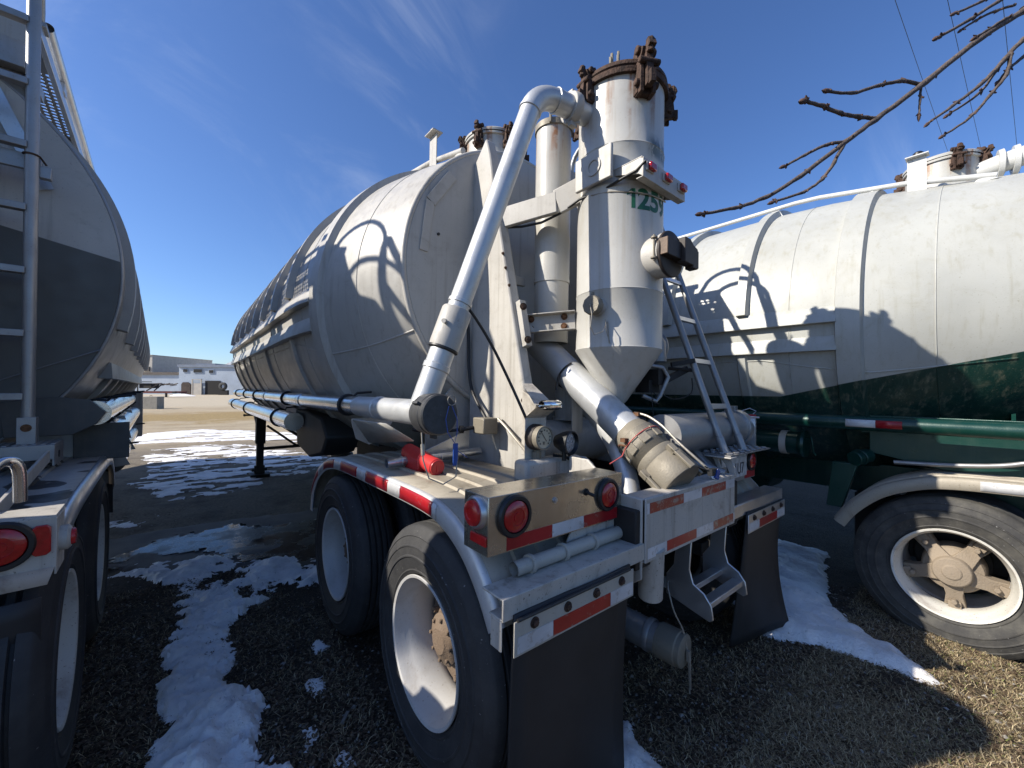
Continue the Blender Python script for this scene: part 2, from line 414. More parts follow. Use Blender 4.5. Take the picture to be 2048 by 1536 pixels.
def ring(prof, cx, y0, y1, a0, a1, h, mb, n=64):
    """hat band round the tank between two angles (0 = +x, counter-clockwise seen from the rear looking +y)"""
    rows = []
    for k in range(n+1):
        a = a0+(a1-a0)*k/n; r = []
        for (y, dh) in ((y0-.012, -.004), (y0+.004, h), (y1-.004, h), (y1+.012, -.004)):
            cz, R = surf(prof, y); r.append((cx+(R+dh)*math.cos(a), y, cz+(R+dh)*math.sin(a)))
        rows.append(r)
    mb.loft(rows)
    for r in (rows[0], rows[-1]): mb.add(r, [(0,1,2,3)])
def bead(prof, cx, pts, mb, r=.0045, lift=.0):
    """weld bead: (y, angle) samples on the shell"""
    P = []
    for y, a in pts:
        cz, R = surf(prof, y); P.append((cx+(R+lift)*math.cos(a), y, cz+(R+lift)*math.sin(a)))
    mb.tube(P, r, 6)
def channel(prof, cx, side, y0, y1, zt, zb, out, mat, root, name='side_channel'):
    mb = MB(); rows = []; k = int((y1-y0)/.15)
    for i in range(k+1):
        y = y0+(y1-y0)*i/k
        xt = surf_x(prof, cx, y, zt, side); xb = surf_x(prof, cx, y, zb, side)
        rows.append([(xt-side*.004, y, zt), (xt+side*.010, y, zt-.006), (xb+side*out, y, zb+.012), (xb+side*out, y, zb), (xb-side*.01, y, zb)])
    mb.loft(rows)
    for r in (rows[0], rows[-1]): mb.add(r, [(0,1,2,3,4)])
    return mb.build(name, mat, root)

def clamp_mesh(c, ang, s=1.0):
    """rusty hinged lid clamp standing at the rim of a hatch; c = point on the rim, ang = outward direction"""
    o = Vector(c); d = Vector((math.cos(ang), math.sin(ang), 0)); t = Vector((-d.y, d.x, 0)); z = Vector((0,0,1))
    Mx = Matrix((d, t, z)).transposed(); mb = MB()
    def B(px, py, pz, sx, sy, sz, tilt=0):
        mb.obox(o + Mx @ (Vector((px, py, pz))*s), sx*s, sy*s, sz*s, Mx @ Matrix.Rotation(tilt, 3, 'Y'))
    def Cy(p, q, r, n=10): mb.cyl(o + Mx @ (Vector(p)*s), o + Mx @ (Vector(q)*s), r*s, n, bev=.004)
    B(.022, .026, -.05, .045, .014, .13); B(.022, -.026, -.05, .045, .014, .13)      # cheeks
    B(.010, 0, -.085, .03, .075, .05)                                                # lug
    Cy((.028, -.05, -.075), (.028, .05, -.075), .014); Cy((.05, -.045, .0), (.05, .045, .0), .012)
    B(.045, 0, -.02, .026, .028, .15, R_(-6)); B(.072, 0, -.075, .02, .022, .05)    # swing bolt, nut
    B(.0, .020, .045, .075, .014, .07, R_(30)); B(.0, -.020, .045, .075, .014, .07, R_(30))
    B(-.055, 0, .03, .08, .05, .022, R_(14)); Cy((.02, -.042, .06), (.02, .042, .06), .016)
    B(.05, 0, .055, .05, .03, .028, R_(-20)); Cy((.055, 0, .03), (.055, 0, .085), .017, 6)
    return mb
def hatch_dome(root, cx, cy, z0, z1, r, mat, angs, lidh=.03, name='hatch_dome'):
    mb = MB(); mb.lathe([(0, r), (z1-z0, r), (z1-z0, r+.014), (z1-z0+.012, r+.016), (z1-z0+.022, r+.010)], (cx, cy, z0), (0,0,1), 48)
    mb.lathe([(0, r+.006), (.006, r+.008), (.010, r)], (cx, cy, z0+.12), (0,0,1), 48)
    d = mb.build(name, mat, root)
    lid = MB(); lid.lathe([(0, r+.018), (.018, r+.02), (.03, r+.008), (lidh+.02, r*.6), (lidh+.03, 1e-3)], (cx, cy, z1+.024), (0,0,1), 48)
    lid.build('lid', mat, d)
    for a in angs:
        clamp_mesh((cx+r*math.cos(a), cy+r*math.sin(a), z1+.0), a, 1.0).build('clamp', M['rust'], d, bevel=.0015)
    return d

# ---- wheels ---------------------------------------------------------------------------------
def wheel_prof():
    W, Rr = .26, .515
    p = [(.045, .288), (.02, .30), (.012, .312), (.008, .316), (.010, .322), (.003, .345), (-.004, .372), (-.009, .376), (-.009, .382), (-.006, .386), (-.006, .418), (-.009, .421), (-.009, .426), (-.003, .430), (.008, .462), (.006, .466), (.012, .478), (.022, .490), (.030, .503), (.040, .510)]
    xs = [.040]
    for gx in (.078, .113, .148, .183):
        p += [(gx-.008, Rr), (gx-.004, Rr-.016), (gx+.004, Rr-.016), (gx+.008, Rr)]
    q = [(W-t, r) for (t, r) in p[:20]][::-1]
    return p + q
def make_wheel(root, x, y, z, side, rimmat, tyremat, hub=True, spoke_rot=0.0, disc=False):
    """side=-1: outer face looks to -x. Returns the rim part (with tyre and hub under it)"""
    ax = (-side, 0, 0); o = Vector((x, y, z))
    rim = MB()
    rim.lathe([(.035, .286), (.012, .298), (.006, .296), (.010, .284), (.03, .276), (.055, .272), (.075, .262), (.11, .254), (.175, .252), (.205, .262), (.24, .284), (.25, .296)], o, ax, 72)
    e = bpy.data.objects.new('wheel', None)
    r = rim.build('wheel', rimmat, root)
    r.location = (0, 0, 0)
    # recentre so that the rubber shader can use its own axis
    def recentre(ob):
        off = OFF[ob.name]; d = o-off
        for vtx in ob.data.vertices: vtx.co -= d
        ob.location = d
    recentre(r); OFF[r.name] = o
    t = MB().lathe(wheel_prof(), o, ax, 120).build('tyre', tyremat, r, ang=30)
    OFF[t.name] = o
    if hub and disc:
        h = MB(); axv = Vector(ax)
        h.lathe([(.255, .262), (.215, .258), (.200, .235), (.198, .16), (.185, .145), (.160, .135), (.155, .112), (.118, .108), (.112, .098), (.098, .060), (.090, .052), (.088, 1e-3)], o, ax, 48)
        for k in range(10):
            a = 2*PI*k/10+.2; q = o+Vector((0, math.cos(a), math.sin(a)))*.185; h.cyl(q+axv*.20, q+axv*.165, .014, 6)
        for k in range(8):
            a = 2*PI*k/8; q = o+Vector((0, math.cos(a), math.sin(a)))*.085; h.cyl(q+axv*.115, q+axv*.095, .009, 6)
        h.build('hub', M['hub_dark'], r, bevel=.003)
    elif hub:
        h = MB(); axv = Vector(ax)
        h.lathe([(.30, .16), (.17, .155), (.15, .145), (.13, .10), (.085, .098), (.07, .090), (.065, .05), (.058, .045), (.056, 1e-3)], o, ax, 36)
        for k in range(5):
            a = spoke_rot + 2*PI*k/5; d = Vector((0, math.cos(a), math.sin(a))); tt = axv.cross(d)
            Mx = Matrix((tt, d, axv)).transposed()
            h.loft([[o+axv*.10+d*.06+tt*.058, o+axv*.10+d*.06-tt*.058, o+axv*.235+d*.06-tt*.058, o+axv*.235+d*.06+tt*.058],
                    [o+axv*.135+d*.17+tt*.040, o+axv*.135+d*.17-tt*.040, o+axv*.235+d*.17-tt*.040, o+axv*.235+d*.17+tt*.040],
                    [o+axv*.160+d*.245+tt*.052, o+axv*.160+d*.245-tt*.052, o+axv*.235+d*.245-tt*.052, o+axv*.235+d*.245+tt*.052]], closed=True)
            h.add([o+axv*.160+d*.245+tt*.052, o+axv*.160+d*.245-tt*.052, o+axv*.235+d*.245-tt*.052, o+axv*.235+d*.245+tt*.052], [(0,1,2,3)])
            h.obox(o+axv*.145+d*.232, .062, .045, .04, Mx); h.cyl(o+axv*.135+d*.205, o+axv*.09+d*.205, .017, 6); h.cyl(o+axv*.16+d*.215, o+axv*.10+d*.215, .009, 8)
        for k in range(8):
            a = 2*PI*k/8; h.cyl(o+axv*.09+Vector((0, math.cos(a), math.sin(a)))*.083, o+axv*.075+Vector((0, math.cos(a), math.sin(a)))*.083, .011, 6)
        hb = h.build('hub', M['hub'], r, bevel=.004); 
    return r
def wheel_set(root, xl, xr, ys, z, rimmat, tyremat, rots, disc=False):
    first = {}
    for y, rot in zip(ys, rots):
        for side, x in ((-1, xl), (1, xr)):
            if side not in first:
                w = make_wheel(root, x, y, z, side, rimmat, tyremat, True, rot, disc); first[side] = (w, y)
            else:
                w0, y0 = first[side]; copy_tree(w0, root, (0, y-y0, 0))
            for k in (1,):                                     # inner wheel of the pair
                xi = x - side*.31
                key = ('in', side)
                if key not in first:
                    w = make_wheel(root, xi, y, z, side, M['rim'], M['tyre'], False); first[key] = (w, y)
                else:
                    w0, y0 = first[key]; copy_tree(w0, root, (0, y-y0, 0))

# ---- fender -----------------------------------------------------------------------------------
def arc_path(pts, per=6):
    out = []; n = len(pts)
    for i in range(n-1):
        p0, p1, p2, p3 = pts[max(i-1,0)], pts[i], pts[i+1], pts[min(i+2,n-1)]
        for k in range(per):
            t = k/per
            out.append(tuple(.5*((2*p1[j])+(-p0[j]+p2[j])*t+(2*p0[j]-5*p1[j]+4*p2[j]-p3[j])*t*t+(-p0[j]+3*p1[j]-3*p2[j]+p3[j])*t**3) for j in range(len(p1))))
    out.append(tuple(pts[-1])); return out
def fender(root, xo, xi, yz, mat, edgemat, side, tapes=None, edge_r=.03, ridges=(.24, .42, .60, .78)):
    path = arc_path(yz, 6); n = len(path); nor = []
    for i in range(n):
        a, b = path[max(i-1,0)], path[min(i+1,n-1)]; ty, tz = b[0]-a[0], b[1]-a[1]; L = math.hypot(ty, tz) or 1
        ny, nz = -tz/L, ty/L
        if nz < 0 and abs(nz) > .05: ny, nz = -ny, -nz
        elif abs(nz) <= .05: ny, nz = (abs(ny) if path[i][0] > yz[len(yz)//2][0] else -abs(ny)), 0
        nor.append((ny, nz))
    w = xi-xo; rows = []
    us = [0.03] + sum([[u-.022, u-.012, u+.012, u+.022] for u in ridges], []) + [1]
    for (p, nn) in zip(path, nor):
        r = []
        for u in us:
            h = .011 if any(abs(u-q) < .0125 for q in ridges) else 0
            r.append((xo+w*u, p[0]+nn[0]*h, p[1]+nn[1]*h))
        rows.append(r)
    f = MB().loft(rows).build('fender', mat, root, solid=.005, ang=50)
    e = MB(); rows = []
    prof = [(.030, .000), (.016, .004), (.004, -.003), (-.004, -.018), (-.006, -.040), (-.004, -.074), (.0, -.078), (.004, -.040), (.010, -.018), (.030, -.008)]
    for p, nn in zip(path, nor):
        rows.append([(xo+(w/abs(w))*a, p[0]+nn[0]*b, p[1]+nn[1]*b) for a, b in prof])
    e.loft(rows, closed=True); e.build('edge', edgemat, f, ang=60)
    if tapes:
        # arc length parameter from the rear end
        S = [0]
        for i in range(1, n): S.append(S[-1]+math.dist(path[i], path[i-1]))
        def at_s(s):
            for i in range(1, n):
                if s <= S[i]:
                    t = (s-S[i-1])/(S[i]-S[i-1]); return tuple(path[i-1][j]+(path[i][j]-path[i-1][j])*t for j in (0,1)), nor[i]
            return path[-1], nor[-1]
        for (s0, s1, key) in tapes:
            mb = MB(); rows = []
            for k in range(9):
                (p, nn) = at_s(s0+(s1-s0)*k/8)
                xx = xo-(w/abs(w))*.0085
                rows.append([(xx+(w/abs(w))*.004, p[0]+nn[0]*-.016, p[1]+nn[1]*-.016), (xx, p[0]+nn[0]*-.028, p[1]+nn[1]*-.028), (xx, p[0]+nn[0]*-.072, p[1]+nn[1]*-.072)])
            mb.loft(rows).build('tape', M[key], f, solid=.001)
    return f
def tape_strip(parent, segs, y, z0, z1, facing=-1):
    """(x0, x1, material) pieces of reflective tape on a plane facing -y"""
    for (a, b, key) in segs:
        MB().box(a+.001, b-.001, y-.0015, y, z0, z1).build('tape', M[key], parent)
def lamp(parent, c, ax, r, name='tail_lamp', lens='lens', grom=True, depth=.03):
    c, ax = Vector(c), Vector(ax).normalized(); mb = MB()
    mb.lathe([(0, r*1.34), (.010, r*1.36), (.018, r*1.26), (.018, r*1.06), (.004, r)], c, ax, 36)
    l = mb.build(name, M['black'], parent)
    q = MB().lathe([(.002, r*1.04), (.016, r*.98), (.022, r*.8), (.024, r*.55), (.021, r*.53), (.021, r*.3), (.024, r*.28), (.024, 1e-3)], c, ax, 36)
    q.build('lens', M[lens], l); return l
def mudflap(root, x0, x1, y, z0, z1, mat, twist=0.0, bend=.02):
    rows = []
    for i in range(15):
        v = i/14; z = z1+(z0-z1)*v; r = []
        for k in range(9):
            u = k/8; yy = y + bend*math.sin(v*2.2)*(.4+u*.6) - twist*v*v*(u-.5) + .006*math.sin(u*7+v*3)
            r.append((x0+(x1-x0)*u + .03*twist*v, yy, z - (.02*u if twist else 0)))
        rows.append(r)
    return MB().loft(rows).build('mudflap', mat, root, solid=.010)
def landing_gear(root, x, y, z0, ztop, mat, s=1):
    mb = MB()
    mb.box(x-.075, x+.075, y-.075, y+.075, ztop-.62, ztop); mb.box(x-.055, x+.055, y-.055, y+.055, z0+.06, ztop-.60)
    mb.box(x-.10, x+.10, y-.09, y+.09, ztop-.16, ztop-.02); mb.prism([(y-.16, z0+.06), (y+.16, z0+.06), (y+.12, z0), (y-.12, z0)], 'x', x-.15, x+.15)
    mb.cyl((x-.12, y, z0+.12), (x+.12, y, z0+.12), .025, 12); mb.box(x-.08, x+.08, y-.04, y+.04, z0+.05, z0+.2)
    mb.cyl((x-.10, y-.02, ztop-.10), (x-.26, y-.02, ztop-.10), .016, 10); mb.box(x-.27, x-.24, y-.04, y+.02, ztop-.12, ztop-.08)
    mb.bar((x, y+.02, ztop-.45), (x, y+1.1, ztop+.02), .06, .06); mb.bar((x, y+.02, ztop-.05), (x+s*.9, y+.02, z0+.5), .05, .05)
    mb.bar((x, y+.02, z0+.5), (x+s*1.3, y+.02, z0+.52), .05, .05); mb.bar((x+s*.6, y, z0+.52), (x+s*.1, y, ztop-.3), .04, .04)
    return mb.build('landing_leg', mat, root, bevel=.006)
def side_pipe(root, x, z, y0, y1, r, mat, clamps, name, couplers=()):
    mb = MB(); mb.tube([(x, y0, z), (x, y1, z)], r, 28)
    for y in couplers: mb.lathe([(0, r), (.004, r+.007), (.075, r+.007), (.079, r), (.09, r), (.094, r+.007), (.16, r+.007), (.164, r)], (x, y, z), (0,1,0), 28)
    p = mb.build(name, mat, root)
    for y in clamps:
        mb = MB(); pts = [(x+(r+.008)*math.cos(a), y, z+(r+.008)*math.sin(a)) for a in [R_(d) for d in range(60, 331, 15)]]
        mb.tube([(x+.16, y, z+r+.03), (x+.06, y, z+r+.022)]+pts, .0085, 8)
        mb.build('hose_strap', M['black'], p)
    return p

def perforated(mb, xa, xb, ya, yb, z, px, py, rx, ry):
    nx, ny = max(1, round((xb-xa)/px)), max(1, round((yb-ya)/py)); px, py = (xb-xa)/nx, (yb-ya)/ny
    for i in range(nx):
        for j in range(ny):
            cx, cy = xa+(i+.5)*px, ya+(j+.5)*py
            outer = [(cx+a*px/2, cy+b*py/2, z) for a, b in [(-1,-1),(0,-1),(1,-1),(1,0),(1,1),(0,1),(-1,1),(-1,0)]]
            inner = [(cx+rx*math.cos(R_(225+45*q)), cy+ry*math.sin(R_(225+45*q)), z) for q in range(8)]
            mb.add(outer+inner, [(q, (q+1) % 8, 8+(q+1) % 8, 8+q) for q in range(8)])
def catwalk(root, prof, cx, xo, z, y0, y1, dmat, rmat, gmat, w=.46, lead=.02, gap=.25):
    """perforated walkway with toe rail standing on gusset plates along the right shoulder of a tank"""
    dk = MB(); a0 = xo-w; m0, m1 = a0+.19, a0+.25; y = y0+lead; bays = []
    def solid(xa, xb, ya, yb): dk.add([(xa, ya, z), (xb, ya, z), (xb, yb, z), (xa, yb, z)], [(0,1,2,3)])
    solid(a0, xo-.03, y0, y)
    while y < y1-.5:
        b = min(y+1.05, y1); bays.append((y, b))
        for xa, xb in ((a0, m0), (m1, xo-.03)): perforated(dk, xa, xb, y+.04, b-.04, z, .046, .050, .0150, .0170)
        solid(m0, m1, y, b); solid(a0, m0, y, y+.04); solid(m1, xo-.03, y, y+.04); solid(a0, m0, b-.04, b); solid(m1, xo-.03, b-.04, b)
        solid(a0, xo-.03, b, min(b+gap, y1)); y = b+gap
    deck = dk.build('catwalk_deck', dmat, root, solid=.004, flat=True)
    MB().box(xo-.03, xo, y0-.03, y1, z-.075, z+.008).build('deck_edge', rmat, deck, bevel=.003)
    for i, (a, b) in enumerate(bays):
        for yq in ((y0-.005,) if i == 0 else ())+(b+.02, b+gap-.02):
            cz, R = surf(prof, yq); pts = [(xo-.03, z-.004), (xo-.035, z-.08)]
            xl = a0-.42 if i == 0 else a0-.1
            for t in range(9):
                xx = xo-.06-(t/8)*(xo-.06-xl); pts.append((xx, max(min(z-.09, cz+math.sqrt(max(.0, R*R-(xx-cx)**2))), cz)))
            pts.append((xl, z-.004)); MB().prism(pts, 'y', yq-.004, yq+.004).build('deck_gusset', gmat, deck)
    tr_ = MB().tube([(xo, y0+.22, z+.10), (xo, y1, z+.10)], .030, 18, caps=False).build('toe_rail', rmat, root)
    MB().cyl((xo, y0+.25, z+.10), (xo, y0+.26, z+.10), .029, 18).build('rail_plug', M['black'], tr_)
    for (a, b) in bays: MB().prism([(xo-.02, z), (xo+.008, z), (xo+.008, z+.09), (xo-.02, z+.09)], 'y', a+.22, a+.32).build('rail_post', rmat, tr_)
# ================================================================== the two look-alike bulk tank trailers
PROF = [(2.40, 2.45, 1.00), (2.75, 2.365, 1.155), (3.12, 2.30, 1.275), (3.5, 2.295, 1.325), (3.95, 2.30, 1.345), (9.3, 2.30, 1.345), (10.3, 2.42, .95)]
def bulk_trailer(root, V):
    PROF = V['prof']; HY, HZ, HR = PROF[0]
    tank = tank_shell(PROF, CX, V['tank'], root)
    # rear head with rolled rim
    hd = MB(); hd.lathe([(.0, HR), (-.018, HR-.015), (-.022, .95), (-.03, .6), (-.034, .2), (-.035, 1e-3)], (CX, HY, HZ), (0,1,0), 96)
    head = hd.build('tank_head', V['head'], root)
    MB().tube([(CX+HR*math.cos(2*PI*k/96), HY, HZ+HR*math.sin(2*PI*k/96)) for k in range(96)], .019, 10, closed=True).build('head_rim', V['rail'], head)
    # ribs: first band all round, the others stop at the side channels
    mb = MB(); ring(PROF, CX, 3.16, 3.31, 0, 2*PI, .045, mb, 128); mb.build('rib', V['tank'], tank)
    y = 3.93; k = 0
    while y < 9.7:
        mb = MB(); ring(PROF, CX, y, y+.085, R_(4), R_(176), .055, mb, 72); mb.build('rib', V['tank'], tank)
        if k % 2 == 0 or k > 4:
            mb = MB(); ring(PROF, CX, y+.02, y+.09, R_(188.5), R_(262), .022, mb, 36); mb.build('lower_rib', V['tank'], tank)
        y += .73; k += 1
    mb = MB()
    for y in (2.78, 3.62, 5.0, 6.4, 7.8, 9.2): bead(PROF, CX, [(y, R_(80+2.5*i)) for i in range(73)], mb, .004)
    for a in (206,): bead(PROF, CX, [(2.42+.1*i, R_(a-(.9*i if i < 14 else 12.6)*(1 if a > 180 else .5))) for i in range(60)], mb, .006)
    mb.build('weld_seam', V['seam'], tank)
    for s in (-1, 1):
        channel(PROF, CX, s, 3.30, 9.5, 2.40, 2.265, .058, V['tank'], root)
        channel(PROF, CX, s, 3.30, 9.5, 2.165, 2.045, .058, V['tank'], root)
    # hand rails along the top
    for s in (-1, 1):
        rb = MB(); x = CX+s*.51
        rb.tube([(x, 2.50, 3.385), (x, 3.0, 3.515), (x, 3.6, 3.615), (x, 3.8, 3.63), (x, 9.6, 3.63)], .021, 14)
        r = rb.build('top_rail', V['rail'], root)
        for y in [2.56, 3.24] + [3.97+.73*i for i in range(0, 8, 2)]:
            cz, R = surf(PROF, y); zt = cz+math.sqrt(R*R-.26); zr = 3.615 if y > 3.6 else 3.385+(y-2.5)*.21
            MB().prism([(y-.07, zt-.01), (y+.07, zt-.01), (y+.035, zr-.012), (y-.035, zr-.012)], 'x', x-.012, x+.012).build('bracket', V['rail'], r, bevel=.003)
        ds = MB()
        dp = ds.box(x+s*.016, x+s*.023, 2.87, 2.985, 3.36, 3.70).obox((x+s*.02, 2.925, 3.705), .09, .14, .008).build('marker_post', V['rail'], root)
        MB().lathe([(0, .035), (.022, .034), (.034, .022), (.038, 1e-3)], (x+s*.02, 2.92, 3.709), (0,0,1), 20).build('marker_lamp', M['black'], dp)
    for (y, z) in ((2.82, 3.40), (5.9, 3.60), (8.6, 3.60)):
        hatch_dome(root, CX, y, z-.05, 3.74 if y < 3 else 3.74, .235 if y < 3 else .26, V['dome'], [R_(a) for a in (150, 205, 262, 318, 20, 85)] if y < 3 else [R_(a) for a in (140, 200, 260)])
    # frame, bulkhead, axles, hoppers
    fr = MB()
    for s in (-1, 1): fr.box(CX+s*.47-.06, CX+s*.47+.06, 1.0, 4.6, .84, 1.10)
    for yy in (1.1, 2.2, 3.5, 4.5): fr.box(CX-.41, CX+.41, yy-.05, yy+.05, .86, 1.08)
    fr.build('frame', V['dark'], root, bevel=.006)
    ax = MB()
    for yy in V['axles']:
        ax.cyl((CX-1.05, yy, .5), (CX+1.03, yy, .5), .065, 18)
        for s in (-1, 1):
            ax.box(CX+s*.47-.05, CX+s*.47+.05, yy-.42, yy+.42, .62, .70); ax.box(CX+s*.47-.07, CX+s*.47+.07, yy-.1, yy+.1, .40, .64)
            ax.cyl((CX+s*.62, yy+.02, .5), (CX+s*.80, yy+.02, .5), .20, 28)
    ax.build('axle', M['blackmetal'], root, bevel=.005)
    bk = MB(); bk.prism([(CX-.80, 1.0), (CX+.80, 1.0), (CX+.80, 1.42), (CX+.55, 1.70), (CX-.55, 1.70), (CX-.80, 1.42)], 'y', 2.425, 2.445)
    bk.build('bulkhead', V['frame'], root)
    for yy in (4.35, 6.9, 9.3):
        hp = MB(); top = [(CX+1.02*math.cos(a), yy+1.02*math.sin(a), 1.45) for a in [PI/4+PI/2*i for i in range(4)]]
        mid = [(CX+.30*math.cos(a), yy+.30*math.sin(a), .66) for a in [PI/4+PI/2*i for i in range(4)]]
        hp.loft([top, mid], closed=True); hp.cyl((CX, yy, .70), (CX, yy, .46), .12, 20); hp.cyl((CX, yy, .56), (CX, yy, .50), .17, 20)
        hp.build('hopper', V['hopper'], root, bevel=.01)
    for s in (-1, 1): landing_gear(root, CX+s*.95, 8.55, V.get('gz', 0.0), 1.22, M['blackmetal'], -s)
    wheel_set(root, CX-1.25, CX+1.25, V['axles'], .5, V['rim'], V['tyre'], V['rots'], V.get('disc', False))
    return tank

# ------------------------------------------------------------------ main trailer
ROLL_T = R_(1.0)
main = empty('tank_trailer', (CX, 1.0, 0), (CX, 1.0, -.022), (0, ROLL_T, 0),
    'grey white bulk tank trailer with tall cylinder and slanting silver pipe, standing in the middle', 'tank trailer', 'bulk tank trailers parked side by side')
bulk_trailer(main, dict(tank=M['tank'], head=M['tank'], rail=M['frame_white'], seam=M['frame_white'], dome=M['dome'], dark=M['blackmetal'], frame=M['frame_white'],
    hopper=M['darkgrey'], axles=(1.58, 2.86), rim=M['rim'], tyre=M['tyre'], rots=(.35, 1.0), disc=True, prof=PROF))
YZ = [(3.56, .64), (3.53, .80), (3.40, .96), (3.20, 1.07), (2.98, 1.125), (2.70, 1.145), (2.1, 1.155), (1.60, 1.155), (1.40, 1.125), (1.24, 1.05), (1.12, .94), (1.04, .83)]
tp = []; s = .52
for (L, k) in ((.30, 'tape_red'), (.14, 'tape_white'), (.30, 'tape_red'), (.14, 'tape_white'), (.30, 'tape_red'), (.15, 'tape_white'), (.30, 'tape_red'), (.15, 'tape_white')):
    tp.append((s, s+L, k)); s += L
fender(main, .795, 1.47, YZ, M['fender'], M['fender_edge'], -1, [(2.75-b, 2.75-a, k) for a, b, k in [(t[0]-.52, t[1]-.52, t[2]) for t in tp]] if False else None)
FD = [o for o in main.children if o.name.startswith('fender')][0]
def fender_tapes(f, xo, yz, segs, sgn):
    """segs along y on the level part of the fender lip"""
    P = arc_path(yz, 6)
    def z_at(y):
        for a, b in zip(P, P[1:]):
            if b[0] <= y <= a[0]: t = (a[0]-y)/(a[0]-b[0]+1e-9); return a[1]+(b[1]-a[1])*t
        return P[-1][1]
    for (ya, yb, key) in segs:
        mb = MB(); rows = []
        for k in range(13):
            y = ya+(yb-ya)*k/12; z = z_at(y)
            rows.append([(xo-sgn*.0018, y, z-.009), (xo-sgn*.0075, y, z-.024), (xo-sgn*.0078, y, z-.068)])
        mb.loft(rows).build('tape', M[key], f, solid=.0012)
segs = []; y = 1.475
for (L, k) in ((.035, 'tape_white'), (.32, 'tape_red'), (.15, 'tape_white'), (.32, 'tape_red'), (.15, 'tape_white'), (.32, 'tape_red'), (.15, 'tape_white'), (.26, 'tape_red'), (.14, 'tape_white'), (.2, 'tape_red')):
    segs.append((y, y+L, k)); y += L
fender_tapes(FD, .795, YZ, segs, 1)
FDR = fender(main, 3.265, 2.59, YZ, M['fender'], M['fender_edge'], 1)

# rear posts (tapered folded sheet) either side
for s in (-1, 1):
    xa, xb = CX+s*.49, CX+s*.41
    p = MB(); p.prism([(2.385, 3.22), (2.24, 3.36), (2.19, 3.22), (2.135, 2.95), (1.93, 2.15), (1.73, 1.38), (1.70, 1.10), (2.385, 1.10)], 'x', min(xa, xb), max(xa, xb))
    post = p.build('rear_post', M['frame_white'], main, bevel=.012)
    for (yy, zz) in ((1.80, 1.56), (1.78, 1.49), (1.765, 1.425), (1.745, 1.33)): MB().bolt((xa, yy, zz), (s, 0, 0), .011).build('bolt', M['rust'], post)
    for (yy, zz) in ((2.165, 2.78), (2.0, 2.5), (1.97, 2.4), (1.93, 2.28)): MB().bolt((xa, yy+.02, zz), (s, 0, 0), .007).build('bolt', M['rust'], post)
# arms from the post to the collector
for s in (1, -1):
    a = MB(); a.bar((CX+s*.47, 2.16, 2.76), (CX+s*.28, 1.75, 2.80), .035, .135); a.bar((CX+s*.28, 1.75, 2.80), (CX+s*.20, 1.60, 2.86), .03, .16)
    if s < 0: a.box(CX-.285, CX-.262, 1.34, 1.60, 2.80, 2.99)
    arm = a.build('support_arm', M['frame_white'], main, bevel=.006)
MB().lathe([(0, .052), (.007, .052), (.007, .036), (.002, .034)], (CX-.285, 1.46, 2.90), (-1,0,0), 32).build('boss', M['frame_white'], arm)
# bolted channel bracket lower down
c = MB(); A, B = Vector((1.63, 1.92, 2.04)), Vector((1.83, 1.66, 2.06)); d = (B-A).normalized(); nrm = Vector((-d.y, d.x, 0))
if nrm.x > 0: nrm = -nrm
c.bar(A+Vector((0,0,.055)), B+Vector((0,0,.055)), .05, .008); c.bar(A-Vector((0,0,.055)), B-Vector((0,0,.055)), .05, .008); c.bar(A-nrm*.02, B-nrm*.02, .008, .11)
c.add([A+nrm*.022+Vector((0,0,-.05)), A+nrm*.022+Vector((0,0,.05)), A+nrm*.022+d*.09+Vector((0,0,-.05)), A-nrm*.01+Vector((0,0,-.05)), A-nrm*.01+Vector((0,0,.05)), A-nrm*.01+d*.09+Vector((0,0,-.05))], [(0,1,2),(5,4,3)])
c.obox((1.60, 1.90, 2.03), .05, .09, .30, Matrix.Rotation(R_(-14), 3, 'X')); br = c.build('channel_bracket', M['frame_white'], main, bevel=.003)
for t, zz in ((.05, .03), (.05, -.03), (.26, .03), (.26, -.03)): MB().bolt(A+d*t-nrm*.014+Vector((0,0,zz)), nrm, .014).build('bolt', M['rust_light'], br)
for zz in (2.14, 1.93): MB().bolt((1.585, 1.868-.048*(zz < 2), zz), (-.5, -1, 0), .015).build('bolt', M['rust'], br)

# dust collector tower
T0 = Vector((2.035, 1.49, 0)); TR = .256
t = MB(); t.lathe([(1.555, .045), (1.565, .055), (1.865, TR), (1.873, TR+.004), (1.881, TR), (2.195, TR), (2.201, TR+.004), (2.208, TR), (2.79, TR), (2.796, TR+.003), (2.802, TR), (3.02, TR), (3.026, TR+.004), (3.034, TR), (3.20, TR-.001), (3.40, TR), (3.42, TR)], T0, (0,0,1), 96)
tower = t.build('dust_collector', M['tower'], main)
t = MB(); t.lathe([(3.405, TR), (3.405, TR+.022), (3.435, TR+.024), (3.440, TR+.006), (3.452, TR+.02), (3.476, TR+.016), (3.490, TR-.03), (3.505, .12), (3.51, 1e-3)], T0, (0,0,1), 72)
t.build('lid', M['rust'], tower)
for dg, sc_ in ((172, 1.05), (232, .0), (243, 1.38), (318, 1.1), (25, 1.05), (100, 1.05)):
    if sc_: clamp_mesh((T0.x+TR*math.cos(R_(dg)), T0.y+TR*math.sin(R_(dg)), 3.425), R_(dg), sc_*1.02).build('clamp', M['rust'], tower, bevel=.0015)
l = MB()
for dg in (203, 212):
    a = R_(dg); p = T0+Vector(((TR-.01)*math.cos(a), (TR-.01)*math.sin(a), 3.49)); l.obox(p, .05, .014, .05, Matrix.Rotation(a, 3, 'Z')); l.obox(p+Vector((0,0,.045))-Vector((math.cos(a), math.sin(a), 0))*.015, .018, .014, .05, Matrix.Rotation(a, 3, 'Z'))
l.build('lid_lug', M['coupler'], tower, bevel=.003)
a = R_(282); p = T0+Vector((TR*math.cos(a), TR*math.sin(a), 3.455))
